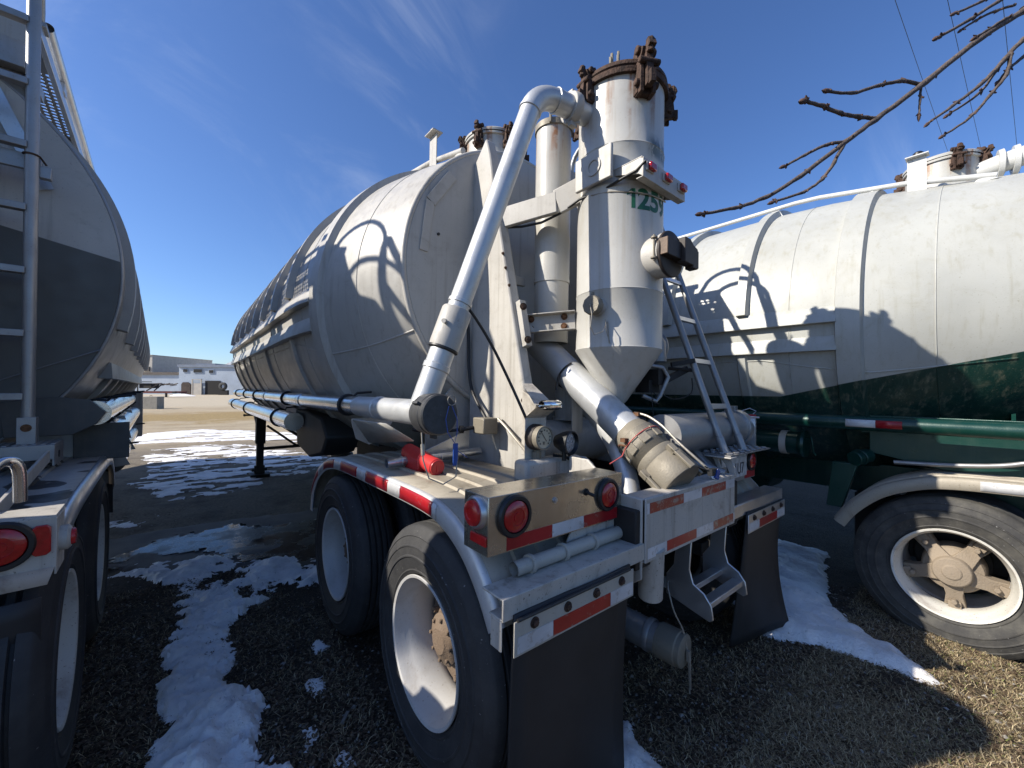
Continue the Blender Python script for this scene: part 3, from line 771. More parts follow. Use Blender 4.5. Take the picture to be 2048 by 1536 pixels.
MB().tube([p+Vector((0,0,.045*math.sin(q)))+Vector((-math.sin(a), math.cos(a), 0))*.02*math.cos(q) for q in [2*PI*k/16 for k in range(16)]], .006, 8, closed=True).build('lid_ring', M['tag'], tower)
# inspection hatch facing the rear
n = MB(); n.lathe([(.0, .118), (.085, .118), (.085, .124), (.10, .124), (.105, .10), (.105, 1e-3)], (T0.x, 1.262, 2.385), (0,-1,0), 48); nz = n.build('inspection_hatch', M['frame_white'], tower)
n = MB(); n.lathe([(.0, .128), (.012, .128), (.014, .124), (.014, 1e-3)], (T0.x, 1.156, 2.385), (0,-1,0), 48); n.obox((T0.x-.02, 1.125, 2.40), .17, .045, .095); n.build('cover', M['brown'], nz, bevel=.004)
n = MB(); n.prism([(T0.x+.03, 2.475), (T0.x+.09, 2.475), (T0.x+.125, 2.45), (T0.x+.175, 2.435), (T0.x+.175, 2.32), (T0.x+.12, 2.32), (T0.x+.12, 2.335), (T0.x+.03, 2.335)], 'y', 1.08, 1.13)
n.box(T0.x+.165, T0.x+.195, 1.085, 1.125, 2.33, 2.43)
for zz in (2.345, 2.41): n.cyl((T0.x+.19, 1.105, zz), (T0.x+.208, 1.105, zz), .012, 8)
n.build('latch', M['brown'], nz, bevel=.004)
n = MB(); n.box(T0.x-.118, T0.x-.108, 1.10, 1.165, 2.355, 2.445); n.build('lever', M['brown_edge'], nz, bevel=.003)
n = MB()
for zz in (2.345, 2.455): n.cyl((T0.x-.125, 1.175, zz-.004), (T0.x-.125, 1.175, zz+.004), .018, 14)
n.cyl((T0.x-.125, 1.175, 2.33), (T0.x-.125, 1.175, 2.47), .006, 10); n.build('hinge_pin', M['coupler'], nz)
# capped side port
d = Vector((-.985, -.17, 0)); p0 = T0 + d*.245 + Vector((0,0,2.10)); n = MB(); n.lathe([(0, .055), (.012, .052), (.03, .045), (.05, .045)], p0, d, 32); port = n.build('side_port', M['frame_white'], tower)
n = MB(); n.lathe([(.04, .052), (.055, .056), (.085, .056), (.095, .050), (.095, .012), (.100, .010), (.100, 1e-3)], p0, d, 10); n.cyl(p0+d*.07+Vector((0,0,.05)), p0+d*.07+Vector((0,0,.075)), .008, 8); n.build('cap', M['coupler'], port)
n = MB(); pc = p0+d*.10
n.tube([pc, pc+Vector((-.02,-.03,-.06)), pc+Vector((-.03,-.03,-.13)), pc+Vector((0,-.03,-.17)), pc+Vector((.06,-.04,-.15)), pc+Vector((.09,-.05,-.09))], .0025, 6)
n.tube([pc+Vector((.09,-.05,-.09)), pc+Vector((.10,-.05,-.15)), pc+Vector((.10,-.055,-.21))], .0025, 6); n.tube([pc+Vector((.075,-.05,-.08)), pc+Vector((.08,-.05,-.14)), pc+Vector((.12,-.055,-.23))], .0025, 6)
n.build('cap_chain', M['cable'], port)
# light bar with three red lamps
n = MB(); n.prism([(1.185, 2.76), (1.185, 2.855), (1.20, 2.865), (1.44, 2.865), (1.44, 2.855), (1.21, 2.78)], 'x', 1.81, 1.816); n.prism([(1.185, 2.76), (1.185, 2.855), (1.20, 2.865), (1.44, 2.865), (1.44, 2.855), (1.21, 2.78)], 'x', 2.244, 2.25)
n.box(1.81, 2.25, 1.181, 1.187, 2.757, 2.862); n.box(1.808, 2.252, 1.187, 1.46, 2.862, 2.868); n.box(1.812, 2.248, 1.187, 1.225, 2.757, 2.763); lb = n.build('light_bar', M['frame_white'], tower, bevel=.002)
for x in (1.865, 2.03, 2.195):
    n = MB(); n.box(x-.036, x+.036, 1.171, 1.181, 2.795, 2.842); q = n.build('marker_base', M['frame_white'], lb, bevel=.003)
    MB().box(x-.024, x+.036, 1.152, 1.172, 2.798, 2.840).build('marker_lamp', M['lens'], lb, bevel=.008)
MB().tube([(1.62, 2.12, 2.72), (1.66, 1.98, 2.695), (1.72, 1.86, 2.70), (1.77, 1.74, 2.735), (1.785, 1.60, 2.775), (1.80, 1.42, 2.775), (1.80, 1.30, 2.79), (1.806, 1.22, 2.80), (1.815, 1.17, 2.835)], .008, 10).build('cable', M['black'], main)
MB().tube([(1.775, 1.50, 2.76), (1.80, 1.38, 2.745), (1.86, 1.29, 2.73), (1.95, 1.236, 2.725), (2.05, 1.226, 2.73), (2.15, 1.25, 2.75)], .0045, 8).build('cable', M['cable'], main)
# number on the tower
cu = bpy.data.curves.new('number', 'FONT'); cu.body = '259'; cu.size = .158; cu.align_x = 'LEFT'; cu.extrude = 0; cu.offset = .0055; cu.resolution_u = 6
to = bpy.data.objects.new('tmp_text', cu); COL.objects.link(to)
bpy.context.view_layer.update()
me = bpy.data.meshes.new_from_object(to.evaluated_get(bpy.context.evaluated_depsgraph_get()))
import bmesh
bm = bmesh.new(); bm.from_mesh(me); bmesh.ops.triangulate(bm, faces=bm.faces[:]); 
for _ in range(2): bmesh.ops.subdivide_edges(bm, edges=[e for e in bm.edges if e.calc_length() > .02], cuts=1, use_grid_fill=False); bmesh.ops.triangulate(bm, faces=bm.faces[:])
H1 = .110; L1 = -.178
q = [bm.verts.new(p) for p in ((L1+.036, 0, 0), (L1+.058, 0, 0), (L1+.058, H1, 0), (L1+.036, H1, 0), (L1+.010, H1*.80, 0), (L1+.010, H1*.66, 0), (L1+.0355, H1*.74, 0), (L1+.0355, H1*.985, 0))]; bm.faces.new(q[:4]); bm.faces.new(q[4:])
off = Vector((CX, 1.0, 0))
bm.verts.ensure_lookup_table(); bm.verts.index_update()
for v in list(bm.verts)[:-8]: v.co.x -= .107
for v in bm.verts:
    a = R_(262) + v.co.x/(TR*1.0)*1.0; v.co = Vector((T0.x+(TR+.0012)*math.cos(a), T0.y+(TR+.0012)*math.sin(a), 2.645+v.co.y)) - off
bm.to_mesh(me); bm.free(); me.materials.clear(); me.materials.append(M['text_green'])
bpy.data.objects.remove(to)
num = bpy.data.objects.new('number', me); COL.objects.link(num); num.parent = tower
# vent pipe beside the collector
n = MB(); n.lathe([(1.95, .118), (2.36, .118), (2.36, .124), (2.385, .124), (2.385, .122), (3.42, .122)], (1.93, 1.97, 0), (0,0,1), 56); vp = n.build('vent_pipe', M['tower'], main)
n = MB(); n.lathe([(3.415, .124), (3.415, .132), (3.455, .132), (3.465, .11), (3.475, .05), (3.478, 1e-3)], (1.93, 1.97, 0), (0,0,1), 48)
n.build('cap', M['coupler'], vp)
n = MB()
for dg in (215, 265, 330):
    a = R_(dg); p = Vector((1.93+.13*math.cos(a), 1.97+.13*math.sin(a), 3.45)); n.obox(p, .03, .014, .07, Matrix.Rotation(a, 3, 'Z')); n.cyl(p+Vector((0,0,.02)), p+Vector((0,0,.055)), .006, 8)
n.build('cap_latch', M['coupler'], vp, bevel=.002)
n = MB(); n.box(1.60, 1.83, 2.13, 2.16, 2.36, 2.42); n.build('pipe_bracket', M['frame_white'], main, bevel=.004)
n = MB(); n.cyl((2.10, 1.95, 1.42), (2.10, 1.95, 1.80), .098, 36); n.cyl((2.10, 1.95, 1.42), (2.10, 1.95, 1.44), .115, 36); n.tube([(1.66, 1.98, 1.27), (2.9, 1.98, 1.27)], .15, 36); n.build('drop_pipe', M['frame_white'], main)
# slanting vent line: side pipe -> tee -> sleeve -> elbow -> collector
side_pipe(main, .87, 1.50, 2.62, 10.6, .062, M['polish'], (2.9, 5.0, 7.3, 8.6, 10.0), 'side_pipe', (4.2, 6.3))
P0, P1 = Vector((.87, 1.80, 1.50)), Vector((1.445, 1.62, 3.275)); dd = (P1-P0).normalized()
n = MB(); n.tube([(.87, 2.66, 1.5), (.87, 1.71, 1.5)], .064, 32); n.lathe([(0, .064), (.004, .070), (.03, .070), (.034, .064)], (.87, 2.30, 1.5), (0,1,0), 32); n.tube([P0+dd*.0, P0+dd*.36], .063, 32); n.lathe([(.22, .063), (.225, .068), (.25, .068), (.255, .063)], P0, dd, 32)
vl = n.build('vent_line', M['pipe'], main)
n = MB(); n.lathe([(.34, .062), (.34, .075), (.36, .077), (.54, .077), (.55, .072), (.555, .06)], P0, dd, 36); n.cyl(P0+dd*.45+Vector((-.06,-.05,.02)), P0+dd*.45+Vector((-.08,-.065,.02)), .012, 10); n.build('sleeve', M['frame_white'], vl)
n = MB(); n.lathe([(.325, .064), (.332, .077), (.341, .077), (.345, .064)], P0, dd, 32); n.build('gasket', M['black'], vl)
Q = [P0+dd*.54]; Lt = (P1-P0).length; hx = (Vector((1.85, 1.55, 3.275))-P1).normalized()
Q.append(P1-dd*.13)
for k in range(1, 10):
    u = k/10; Q.append((P1-dd*.13)*(1-u)**2 + P1*2*u*(1-u) + (P1+hx*.13)*u*u)
Q += [P1+hx*.13, P1+hx*.40]
n = MB(); n.tube(Q, [.056, .057]+[.061]*9+[.063, .063], 36); n.lathe([(.58, .056), (.583, .062), (.60, .062), (.603, .056)], P0, dd, 32); n.lathe([(-.13, .058), (-.128, .064), (-.115, .064), (-.113, .058)], P1, dd, 32); n.lathe([(.12, .063), (.122, .068), (.135, .068), (.137, .063)], P1, hx, 32)
n.build('slant_tube', M['pipe'], vl, ang=30)
n = MB(); n.lathe([(.22, .063), (.22, .082), (.235, .086), (.260, .086), (.275, .082), (.275, .063)], P1, hx, 32); n.obox(P1+hx*.25+Vector((0,0,.080)), .05, .04, .04); n.obox(P1+hx*.25-Vector((0,0,.085)), .05, .03, .05); n.cyl(P1+hx*.25+Vector((.03,-.03,-.085)), P1+hx*.25+Vector((-.03,.03,-.085)), .010, 8)
n.build('coupling_clamp', M['frame_white'], vl, bevel=.004)
n = MB(); n.lathe([(-.02, .078), (.02, .094), (.06, .096), (.10, .096), (.105, .092), (.135, .094), (.142, .088), (.142, 1e-3)], (.87, 1.74, 1.5), (0,-1,0), 40)
for dg in (30, 150, 270): n.obox((.87+.098*math.cos(R_(dg)), 1.66, 1.5+.098*math.sin(R_(dg))), .03, .05, .014, Matrix.Rotation(-R_(dg), 3, 'Y'))
cap = n.build('end_cap', M['cap_grey'], vl, bevel=.003)
n = MB(); n.tube([(.92+.022*math.cos(q), 1.585, 1.565+.022*math.sin(q)) for q in [2*PI*k/18 for k in range(18)]], .0022, 6, closed=True); n.build('split_ring', M['cable'], vl); n = MB(); n.tube([(.80, 1.64, 1.42), (.80, 1.62, 1.30), (.82, 1.60, 1.22), (.88, 1.58, 1.19), (.94, 1.57, 1.22), (.95, 1.575, 1.33)], .0035, 8); n.cyl((.80, 1.63, 1.37), (.80, 1.622, 1.32), .009, 10); n.build('cap_cable', M['cable'], vl)
n = MB(); n.tube([(.92, 1.583, 1.54), (.945, 1.578, 1.48), (.945, 1.575, 1.42), (.935, 1.578, 1.37), (.90, 1.582, 1.42), (.89, 1.585, 1.48), (.905, 1.585, 1.54)], .0022, 6); n.box(.925, .948, 1.570, 1.576, 1.27, 1.37); n.tube([(.94, 1.572, 1.34), (1.0, 1.57, 1.30)], .002, 6); n.build('seal_tag', M['blue'], vl)
n = MB(); n.prism([(.79, 1.425), (1.05, 1.425), (1.05, 1.40), (.98, 1.30), (.90, 1.26), (.82, 1.30), (.79, 1.40)], 'y', 2.56, 2.568); n.add([(.795, 2.56, 1.42), (.90, 2.56, 1.27), (.96, 2.05, 1.33), (.80, 2.05, 1.43)], [(0,1,2,3)]); n.build('pipe_saddle', M['frame_white'], main, solid=.006)
# lower hose tube and its strap
side_pipe(main, .85, 1.27, 4.55, 11.0, .092, M['polish'], (5.3, 8.0, 10.2), 'hose_tube')
n = MB(); n.prism([(1.07, 1.20), (1.40, 1.20), (1.52, 1.05), (1.52, .92), (1.20, .92), (1.07, 1.05)], 'x', 0, .01) if False else None
n = MB(); n.prism([(4.46, 1.38), (5.0, 1.38), (4.9, 1.0), (4.35, .93), (3.9, 1.02), (3.75, 1.18), (3.95, 1.34)], 'x', .95, 1.25); n.build('valve_box', M['box_dark'], main, bevel=.02)

# patches and a drain hole on the rear head
HEAD = [o for o in main.children if o.name.startswith('tank_head')][0]
def head_patch(a, b, w, nm='head_patch'):
    a, b = Vector((a[0], 2.372, a[1])), Vector((b[0], 2.372, b[1])); d = (b-a).normalized(); L = (b-a).length; t = Vector((-d.z, 0, d.x))
    MB().obox((a+b)/2, w, .008, L, Matrix((t, Vector((0,1,0)), d)).transposed()).build(nm, M['frame_white'], HEAD, bevel=.002)
HP = [(1.196, 2.86), (1.155, 2.52), (1.20, 2.86), (1.36, 3.09), (1.261, 2.656)]
head_patch(HP[0], HP[1], .06); head_patch(HP[2], HP[3], .075)
MB().cyl((HP[4][0], 2.40, HP[4][1]), (HP[4][0], 2.366, HP[4][1]), .010, 12).build('drain_hole', M['black'], HEAD)
# ------------------------------------------------------------------ main trailer: rear end
def light_box(x0, x1, mat):
    n = MB(); n.box(x0, x1, 1.10, 1.103, 1.045, 1.247); n.box(x0, x1, 1.103, 1.25, 1.244, 1.247); n.box(x0, x0+.003, 1.103, 1.25, 1.045, 1.244); n.box(x1-.003, x1, 1.103, 1.25, 1.045, 1.244); n.box(x0+.003, x1-.003, 1.103, 1.25, 1.045, 1.048)
    return n.build('light_box', mat, main, bevel=.0012)
LB = light_box(.782, 1.535, M['stainless'])
tape_strip(LB, [(.862, 1.088, 'tape_red'), (1.088, 1.273, 'tape_white'), (1.273, 1.512, 'tape_red')], 1.10, 1.05, 1.098)
lamp(LB, (.893, 1.10, 1.168), (0,-1,0), .056, lens='lens'); lamp(LB, (1.425, 1.10, 1.165), (0,-1,0), .053, lens='lens')
n = MB(); n.lathe([(0, .058), (.012, .058), (.020, .052), (.020, .046)], (.782, 1.165, 1.185), (-1,0,0), 32); sl = n.build('side_lamp', M['alu'], LB)
MB().lathe([(.018, .046), (.030, .043), (.036, .032), (.037, .02), (.034, .018), (.034, 1e-3)], (.782, 1.165, 1.185), (-1,0,0), 32).build('lens', M['lens_lighter'], LB)
MB().box(.774, .7818, 1.105, 1.20, 1.078, 1.112).build('reflector', M['lens_lighter'], LB, bevel=.003)
MB().bolt((1.10, 1.10, 1.19), (0,-1,0), .008, .008).build('bolt', M['alu'], LB)
n = MB(); n.cyl((1.285, 1.10, 1.195), (1.295, 1.06, 1.185), .007, 10); n.bolt((1.285, 1.10, 1.195), (0,-1,0), .010); n.build('bolt', M['blackmetal'], LB)
RB = light_box(2.52, 3.11, M['alu_dark'])
tape_strip(RB, [(2.93, 3.105, 'tape_red')], 1.10, 1.05, 1.098)
lamp(RB, (3.03, 1.10, 1.160), (0,-1,0), .050)
n = MB(); n.box(2.66, 2.935, 1.088, 1.092, 1.075, 1.205); n.box(2.56, 2.94, 1.092, 1.098, 1.16, 1.215); lp = n.build('licence_plate', M['plate'], RB, bevel=.002)
cu = bpy.data.curves.new('plate_text', 'FONT'); cu.body = '1U7'; cu.size = .105; cu.align_x = 'CENTER'; cu.extrude = .0006
to = bpy.data.objects.new('tmp_text', cu); COL.objects.link(to); bpy.context.view_layer.update()
me = bpy.data.meshes.new_from_object(to.evaluated_get(bpy.context.evaluated_depsgraph_get())); bpy.data.objects.remove(to)
for v in me.vertices: v.co = Vector((2.81+v.co.x*.85, 1.0868+v.co.z, 1.098+v.co.y)) - Vector((CX, 1.0, 0))
me.materials.clear(); me.materials.append(M['text_black']); o = bpy.data.objects.new('lettering', me); COL.objects.link(o); o.parent = lp
# tread platform over the right box, loop handle
n = MB()
for i in range(7):
    for j in range(5):
        x, y = 2.50+i*.088, 1.02+j*.048
        n.tube([(x+.022*math.cos(q), y+.014*math.sin(q), 1.262) for q in [2*PI*k/8 for k in range(8)]], .0045, 5, closed=True)
n.box(2.46, 3.10, 1.0, 1.25, 1.249, 1.256); n.build('tread_plate', M['alu_dark'], main)
n = MB(); n.prism([(1.02, 1.245), (.99, 1.18), (.99, 1.13), (1.02, 1.12), (1.03, 1.16), (1.05, 1.20), (1.09, 1.245)], 'x', 2.50, 2.512); n.prism([(1.13, 1.245), (1.10, 1.18), (1.09, 1.12), (1.06, 1.12), (1.055, 1.12), (1.08, 1.20), (1.10, 1.245)], 'x', 2.50, 2.512); n.box(2.44, 2.53, .99, 1.15, 1.238, 1.247); n.build('step_hanger', M['frame_white'], main, bevel=.004)
# bumper plate with welded box behind
n = MB(); n.box(1.545, 2.47, .98, .99, .868, 1.150)
n.prism([(.99, 1.150), (1.09, 1.150), (1.09, 1.14), (.99, 1.14)], 'x', 1.545, 2.47); n.box(1.545, 2.47, .99, 1.06, .868, .878)
n.prism([(.992, .85), (1.42, .85), (1.42, 1.28), (1.30, 1.28), (1.12, 1.15), (.992, 1.149)], 'x', 1.53, 1.544); n.prism([(.992, .87), (1.42, .87), (1.42, 1.24), (1.30, 1.24), (1.12, 1.15), (.992, 1.149)], 'x', 2.471, 2.485)
n.prism([(.992, .80), (1.10, .72), (1.14, .72), (1.14, .87), (.992, .87)], 'x', 1.531, 1.543)
bp = n.build('bumper', M['bumper'], main, bevel=.005)
tape_strip(bp, [(1.552, 1.572, 'tape_white'), (1.575, 1.872, 'tape_red_worn'), (1.872, 2.06, 'tape_white'), (2.06, 2.345, 'tape_red_worn'), (2.345, 2.462, 'tape_white')], .98, 1.082, 1.128)
tape_strip(bp, [(1.56, 1.72, 'tape_white'), (1.72, 2.005, 'tape_red'), (2.005, 2.195, 'tape_white'), (2.195, 2.445, 'tape_red_worn'), (2.445, 2.466, 'tape_white')], .98, .885, .931)
n = MB(); n.prism([(1.05, 1.153), (1.30, 1.36), (1.30, 1.34), (1.10, 1.153)], 'x', 2.40, 2.46); n.cyl((2.43, 1.02, 1.155), (2.25, 1.55, 1.30), .022, 14); n.build('brace', M['alu_dark'], bp, bevel=.003)
# mudflap hangers, flaps, tape
for s, x0, x1 in ((-1, .79, 1.432), (1, 2.63, 3.27)):
    n = MB(); xa, xb = (x0-.03, 1.545) if s < 0 else (2.47, x1+.02)
    n.box(xa, xb, .985, .993, .885, .957); n.box(xa, xb, .993, 1.10, .949, .957); n.box(xa, xb, .993, 1.06, .885, .892)
    if s < 0: n.box(xa, xa+.006, .993, 1.05, .79, .885)
    hg = n.build('flap_hanger', M['bumper'] if s < 0 else M['alu'], main, bevel=.003)
    mf = mudflap(main, x0+.01, x1-.005, .978, .045, .90, M['flap'], 0 if s < 0 else .16, .03 if s < 0 else .05)
    n = MB(); n.box(x0, x1, .964, .969, .775, .886); sp = n.build('flap_strip', M['strip'] if s < 0 else M['alu'], mf, bevel=.003)
    w = x1-x0; tape_strip(sp, [(x0+.012, x0+.172, 'tape_white'), (x0+.172, x0+.487, 'tape_red'), (x0+.487, x1-.006, 'tape_white')], .964, .784, .835)
    for k in range(4): MB().bolt((x0+.085+k*(w-.17)/3, .964, .860), (0,-1,0), .012).build('bolt', M['rust'], sp)
    if s < 0: MB().tube([(x0+.01, .962, .890), (x1-.03, .962, .892)], .006, 8).build('strip_edge', M['black'], sp)
# conduit with clamps along the hanger
n = MB(); n.tube([(.885, 1.085, .985), (1.20, 1.09, .985), (1.56, 1.095, .985)], [.026, .026, .028], 20, caps=False); n.lathe([(0, .021), (.30, .021)], (.885, 1.085, .985), (1, .04, 0), 20)
for x in (.955, 1.13, 1.31): n.lathe([(0, .026), (.0, .034), (.014, .034), (.014, .026)], (x, 1.085+.01*(x-.885), .985), (1,.05,0), 20)
n.build('conduit', M['strip'], main)
n = MB(); n.prism([(1.19, 1.0), (1.56, 1.0), (1.56, 1.16), (1.50, 1.13), (1.22, 1.045)], 'y', 1.115, 1.125); n.build('gusset', M['bumper'], main, bevel=.003)
# gauge panel
n = MB(); n.box(1.395, 1.535, 1.56, 1.568, 1.235, 1.475); n.add([(1.395, 1.56, 1.475), (1.535, 1.56, 1.475), (1.535, 1.47, 1.53), (1.395, 1.47, 1.53)], [(0,1,2,3)]); n.add([(1.395, 1.568, 1.475), (1.535, 1.568, 1.475), (1.535, 1.478, 1.538), (1.395, 1.478, 1.538)], [(0,1,2,3)])
n.prism([(1.56, 1.53), (1.75, 1.62), (1.75, 1.25), (1.568, 1.24)], 'x', 1.53, 1.545); n.add([(1.40, 1.50, 1.545), (1.54, 1.50, 1.545), (1.60, 1.74, 1.66), (1.54, 1.76, 1.66)], [(0,1,2,3)])
gp = n.build('gauge_panel', M['bumper'], main, bevel=.003); gp.location.x = -.045
n = MB(); n.lathe([(0, .068), (.03, .068), (.045, .062)], (1.455, 1.56, 1.375), (0,-1,0), 40); gb = n.build('gauge', M['brown'], gp)
n = MB(); n.lathe([(.045, .060), (.075, .062), (.082, .062), (.083, .055), (.076, .053)], (1.455, 1.56, 1.375), (0,-1,0), 40); n.build('bezel', M['coupler'], gb)
MB().lathe([(.076, .055), (.0765, 1e-3)], (1.455, 1.56, 1.375), (0,-1,0), 40).build('dial', M['dial'], gb)
n = MB(); yd = 1.56-.0785
n.obox((1.449, yd, 1.386), .003, .001, .072, Matrix.Rotation(R_(-38), 3, 'Y'))
for k in range(11):
    a = R_(225-27*k); n.obox((1.455+.040*math.cos(a), yd, 1.375+.040*math.sin(a)), .007, .001, .007)
for k in range(3): n.obox((1.452, yd, 1.355-.006*k), .016-.004*k, .001, .0035)
n.build('needle', M['text_black'], gb)
n = MB(); n.lathe([(0, .022), (.02, .026), (.11, .026), (.13, .020), (.135, 1e-3)], (1.405, 1.455, 1.545), (1,-.0,0), 20); n.build('chrome_lamp', M['chrome'], gp)
n = MB(); n.obox((1.46, 1.545, 1.275), .045, .03, .05); n.cyl((1.46, 1.54, 1.25), (1.46, 1.54, 1.31), .016, 8); n.build('fitting', M['coupler'], gp, bevel=.003)
n = MB(); n.box(1.30, 1.72, 1.49, 1.60, 1.145, 1.262); n.prism([(1.72, 1.262), (1.80, 1.21), (1.80, 1.15), (1.72, 1.15)], 'y', 1.46, 1.60); n.build('sump_box', M['bumper'], main, bevel=.022)
def work_lamp(c, ax, r=.062):
    c, ax = Vector(c), Vector(ax).normalized(); n = MB()
    n.lathe([(-.075, 1e-3), (-.07, r*.55), (-.03, r*.85), (.0, r), (.028, r*1.04), (.032, r*.95), (.012, r*.82)], c, ax, 36); n.cyl(c-Vector((0,0,r*.9))-ax*.02, c-Vector((0,0,r*1.6))-ax*.02, .012, 10)
    w = n.build('work_lamp', M['black'], main); n = MB(); n.lathe([(.012, r*.82), (.016, r*.5), (.017, 1e-3)], c, ax, 36); n.build('lens', M['glass'], w)
work_lamp((1.56, 1.46, 1.345), (.15,-1,-.02)); work_lamp((2.46, 1.24, 1.385), (.5,-1,-.05))
# junction box and cables
n = MB(); n.box(1.43, 1.54, 2.0, 2.12, 1.375, 1.475); jb = n.build('junction_box', M['coupler'], main, bevel=.008); jb.location = (-.035, 0, -.03)
n = MB(); n.cyl((1.36, 2.13, 1.40), (1.43, 2.11, 1.41), .012, 10); n.cyl((1.345, 2.135, 1.40), (1.365, 2.13, 1.40), .024, 14); n.build('plug', M['black'], jb)
W = lambda pts, r=.007, m='black', nm='cable': MB().tube(arc_path(pts, 5), r, 8).build(nm, M[m], main)
W([(1.50, 2.37, 2.45), (1.50, 2.37, 2.2), (1.51, 2.36, 1.95), (1.505, 2.34, 1.75), (1.50, 2.28, 1.6), (1.46, 2.06, 1.43)], .011)
W([(1.03, 1.72, 2.06), (1.10, 1.72, 2.02), (1.22, 1.70, 1.86), (1.32, 1.66, 1.66), (1.38, 1.60, 1.48), (1.41, 1.58, 1.40)], .008)
n = MB(); n.cyl((1.02, 1.72, 2.064), (1.07, 1.718, 2.04), .014, 10); n.build('cable_end', M['coupler'], main)
W([(1.50, 1.99, 1.44), (1.50, 1.92, 1.40), (1.49, 1.80, 1.33), (1.46, 1.68, 1.28), (1.42, 1.57, 1.255)], .009, 'cable')
W([(1.53, 1.99, 1.43), (1.52, 1.90, 1.38), (1.50, 1.76, 1.31), (1.46, 1.62, 1.26)], .007)
W([(1.535, 1.54, 1.27), (1.60, 1.50, 1.255), (1.68, 1.45, 1.22), (1.70, 1.42, 1.15)], .012)
W([(1.55, 1.46, 1.31), (1.57, 1.45, 1.27), (1.62, 1.46, 1.25)], .006)
W([(1.10, 2.36, 1.36), (1.2, 2.33, 1.345), (1.34, 2.28, 1.35), (1.42, 2.2, 1.37)], .010)
# pipe under the red plastic
n = MB(); n.tube([(.865, 2.19, 1.195), (1.5, 2.19, 1.215)], .026, 18, caps=False)
for x in (.95, 1.20, 1.36): n.lathe([(0, .026), (0, .031), (.010, .031), (.010, .026)], (x, 2.19, 1.198), (1,0,0), 18)
n.prism([(1.10, 1.23), (1.45, 1.36), (1.45, 1.17), (1.15, 1.19)], 'y', 2.235, 2.243); n.build('fender_tube', M['alu'], main, bevel=.002)
# big discharge hose with coupler
A, B = Vector((1.92, 2.22, 2.06)), Vector((1.91, 1.305, 1.385)); h = (B-A).normalized()
n = MB(); n.tube([A, B], .096, 40); hs = n.build('discharge_pipe', M['pipe'], main)
n = MB(); n.lathe([(0, .097), (.02, .106), (.05, .112), (.055, .118), (.13, .120), (.15, .116), (.155, .111), (.20, .111), (.205, .119), (.24, .121), (.25, .116), (.26, .122), (.37, .124), (.385, .118), (.385, 1e-3)], B-h*.02, h, 48)
for k in range(8):
    q = B+h*.10; a = 2*PI*k/8; up_ = Vector((1,0,0)); w = h.cross(up_); dv = up_*math.cos(a)+w*math.sin(a); n.obox(q+dv*.118, .012, .05, .07, Matrix((dv, h.cross(dv), h)).transposed())
for a in (R_(200), R_(112), R_(20)):
    w = h.cross(Vector((1,0,0))); dv = Vector((1,0,0))*math.cos(a)+w*math.sin(a); n.obox(B+h*.245+dv*.135, .035, .03, .05, Matrix((dv, h.cross(dv), h)).transposed()); n.obox(B+h*.31+dv*.142, .016, .03, .13, Matrix((dv, h.cross(dv), h)).transposed())
cp = n.build('coupler', M['coupler'], hs, bevel=.003)
n = MB()
for k in range(9): n.lathe([(.155+k*.005, .112), (.157+k*.005, .1145), (.159+k*.005, .112)], B-h*.02, h, 40)
n.build('thread', M['coupler'], cp)
w = h.cross(Vector((1,0,0)))
def on(t, ang, r): return B+h*t+(Vector((1,0,0))*math.cos(R_(ang))+w*math.sin(R_(ang)))*r
n = MB(); n.tube(arc_path([on(-.07, 72, .10), on(-.0, 74, .135), on(.10, 78, .15), on(.2, 80, .145), on(.3, 78, .142), on(.39, 70, .14), on(.44, 60, .14)], 4), .0065, 8); n.build('safety_cable', M['cable'], hs)
n = MB(); n.tube([on(.10, 205, .24), on(.10, 200, .16)]+[on(.08, q, .128) for q in range(196, 20, -12)]+[on(.09, 10, .16), on(.10, 4, .25)], .003, 6); n.build('seal_wire', M['redwire'], hs)
n = MB()
for q in (175, 20):
    n.tube([on(.06+.02*math.sin(k*.7), q+k*3, .128+.006*math.cos(k)) for k in range(9)], .005, 6); n.obox(on(.05, q, .132), .03, .03, .02)
n.obox(on(-.06, 72, .10), .03, .05, .02); n.build('latch_ring', M['rust_light'], hs)
n = MB(); n.tube(arc_path([on(.38, 95, .13), on(.41, 88, .14), on(.44, 76, .15), on(.42, 62, .15), on(.39, 76, .14)], 4), .003, 6); n.obox(on(.43, 72, .145), .06, .022, .032); sb = n.build('seal_clip', M['black'], hs)
MB().obox(on(.445, 62, .15), .035, .012, .045, Matrix.Rotation(.4, 3, 'Y')).build('seal', M['blue'], sb)
MB().obox((2.24, 1.00, 1.172), .07, .004, .05, Matrix.Rotation(.15, 3, 'Y') @ Matrix.Rotation(-.5, 3, 'X')).build('tag', M['tag'], sb)
# strap holding the pipe, saddle plate
n = MB(); S = A+h*.56
n.tube([S+(Vector((1,0,0))*math.cos(R_(q))+w*math.sin(R_(q)))*.101 for q in range(120, 361, 12)], .006, 8); n.tube([S+(Vector((1,0,0))*math.cos(R_(q))+w*math.sin(R_(q)))*.101 for q in (130, 150, 165, 178)]+[S+Vector((-.13, 0, -.10))], .006, 8); n.build('pipe_strap', M['black'], hs)
n = MB(); n.box(1.88, 1.97, 1.66, 1.74, 1.70, 1.706); n.box(1.90, 2.0, 1.735, 1.741, 1.35, 1.70); n.build('saddle_plate', M['frame_white'], main)
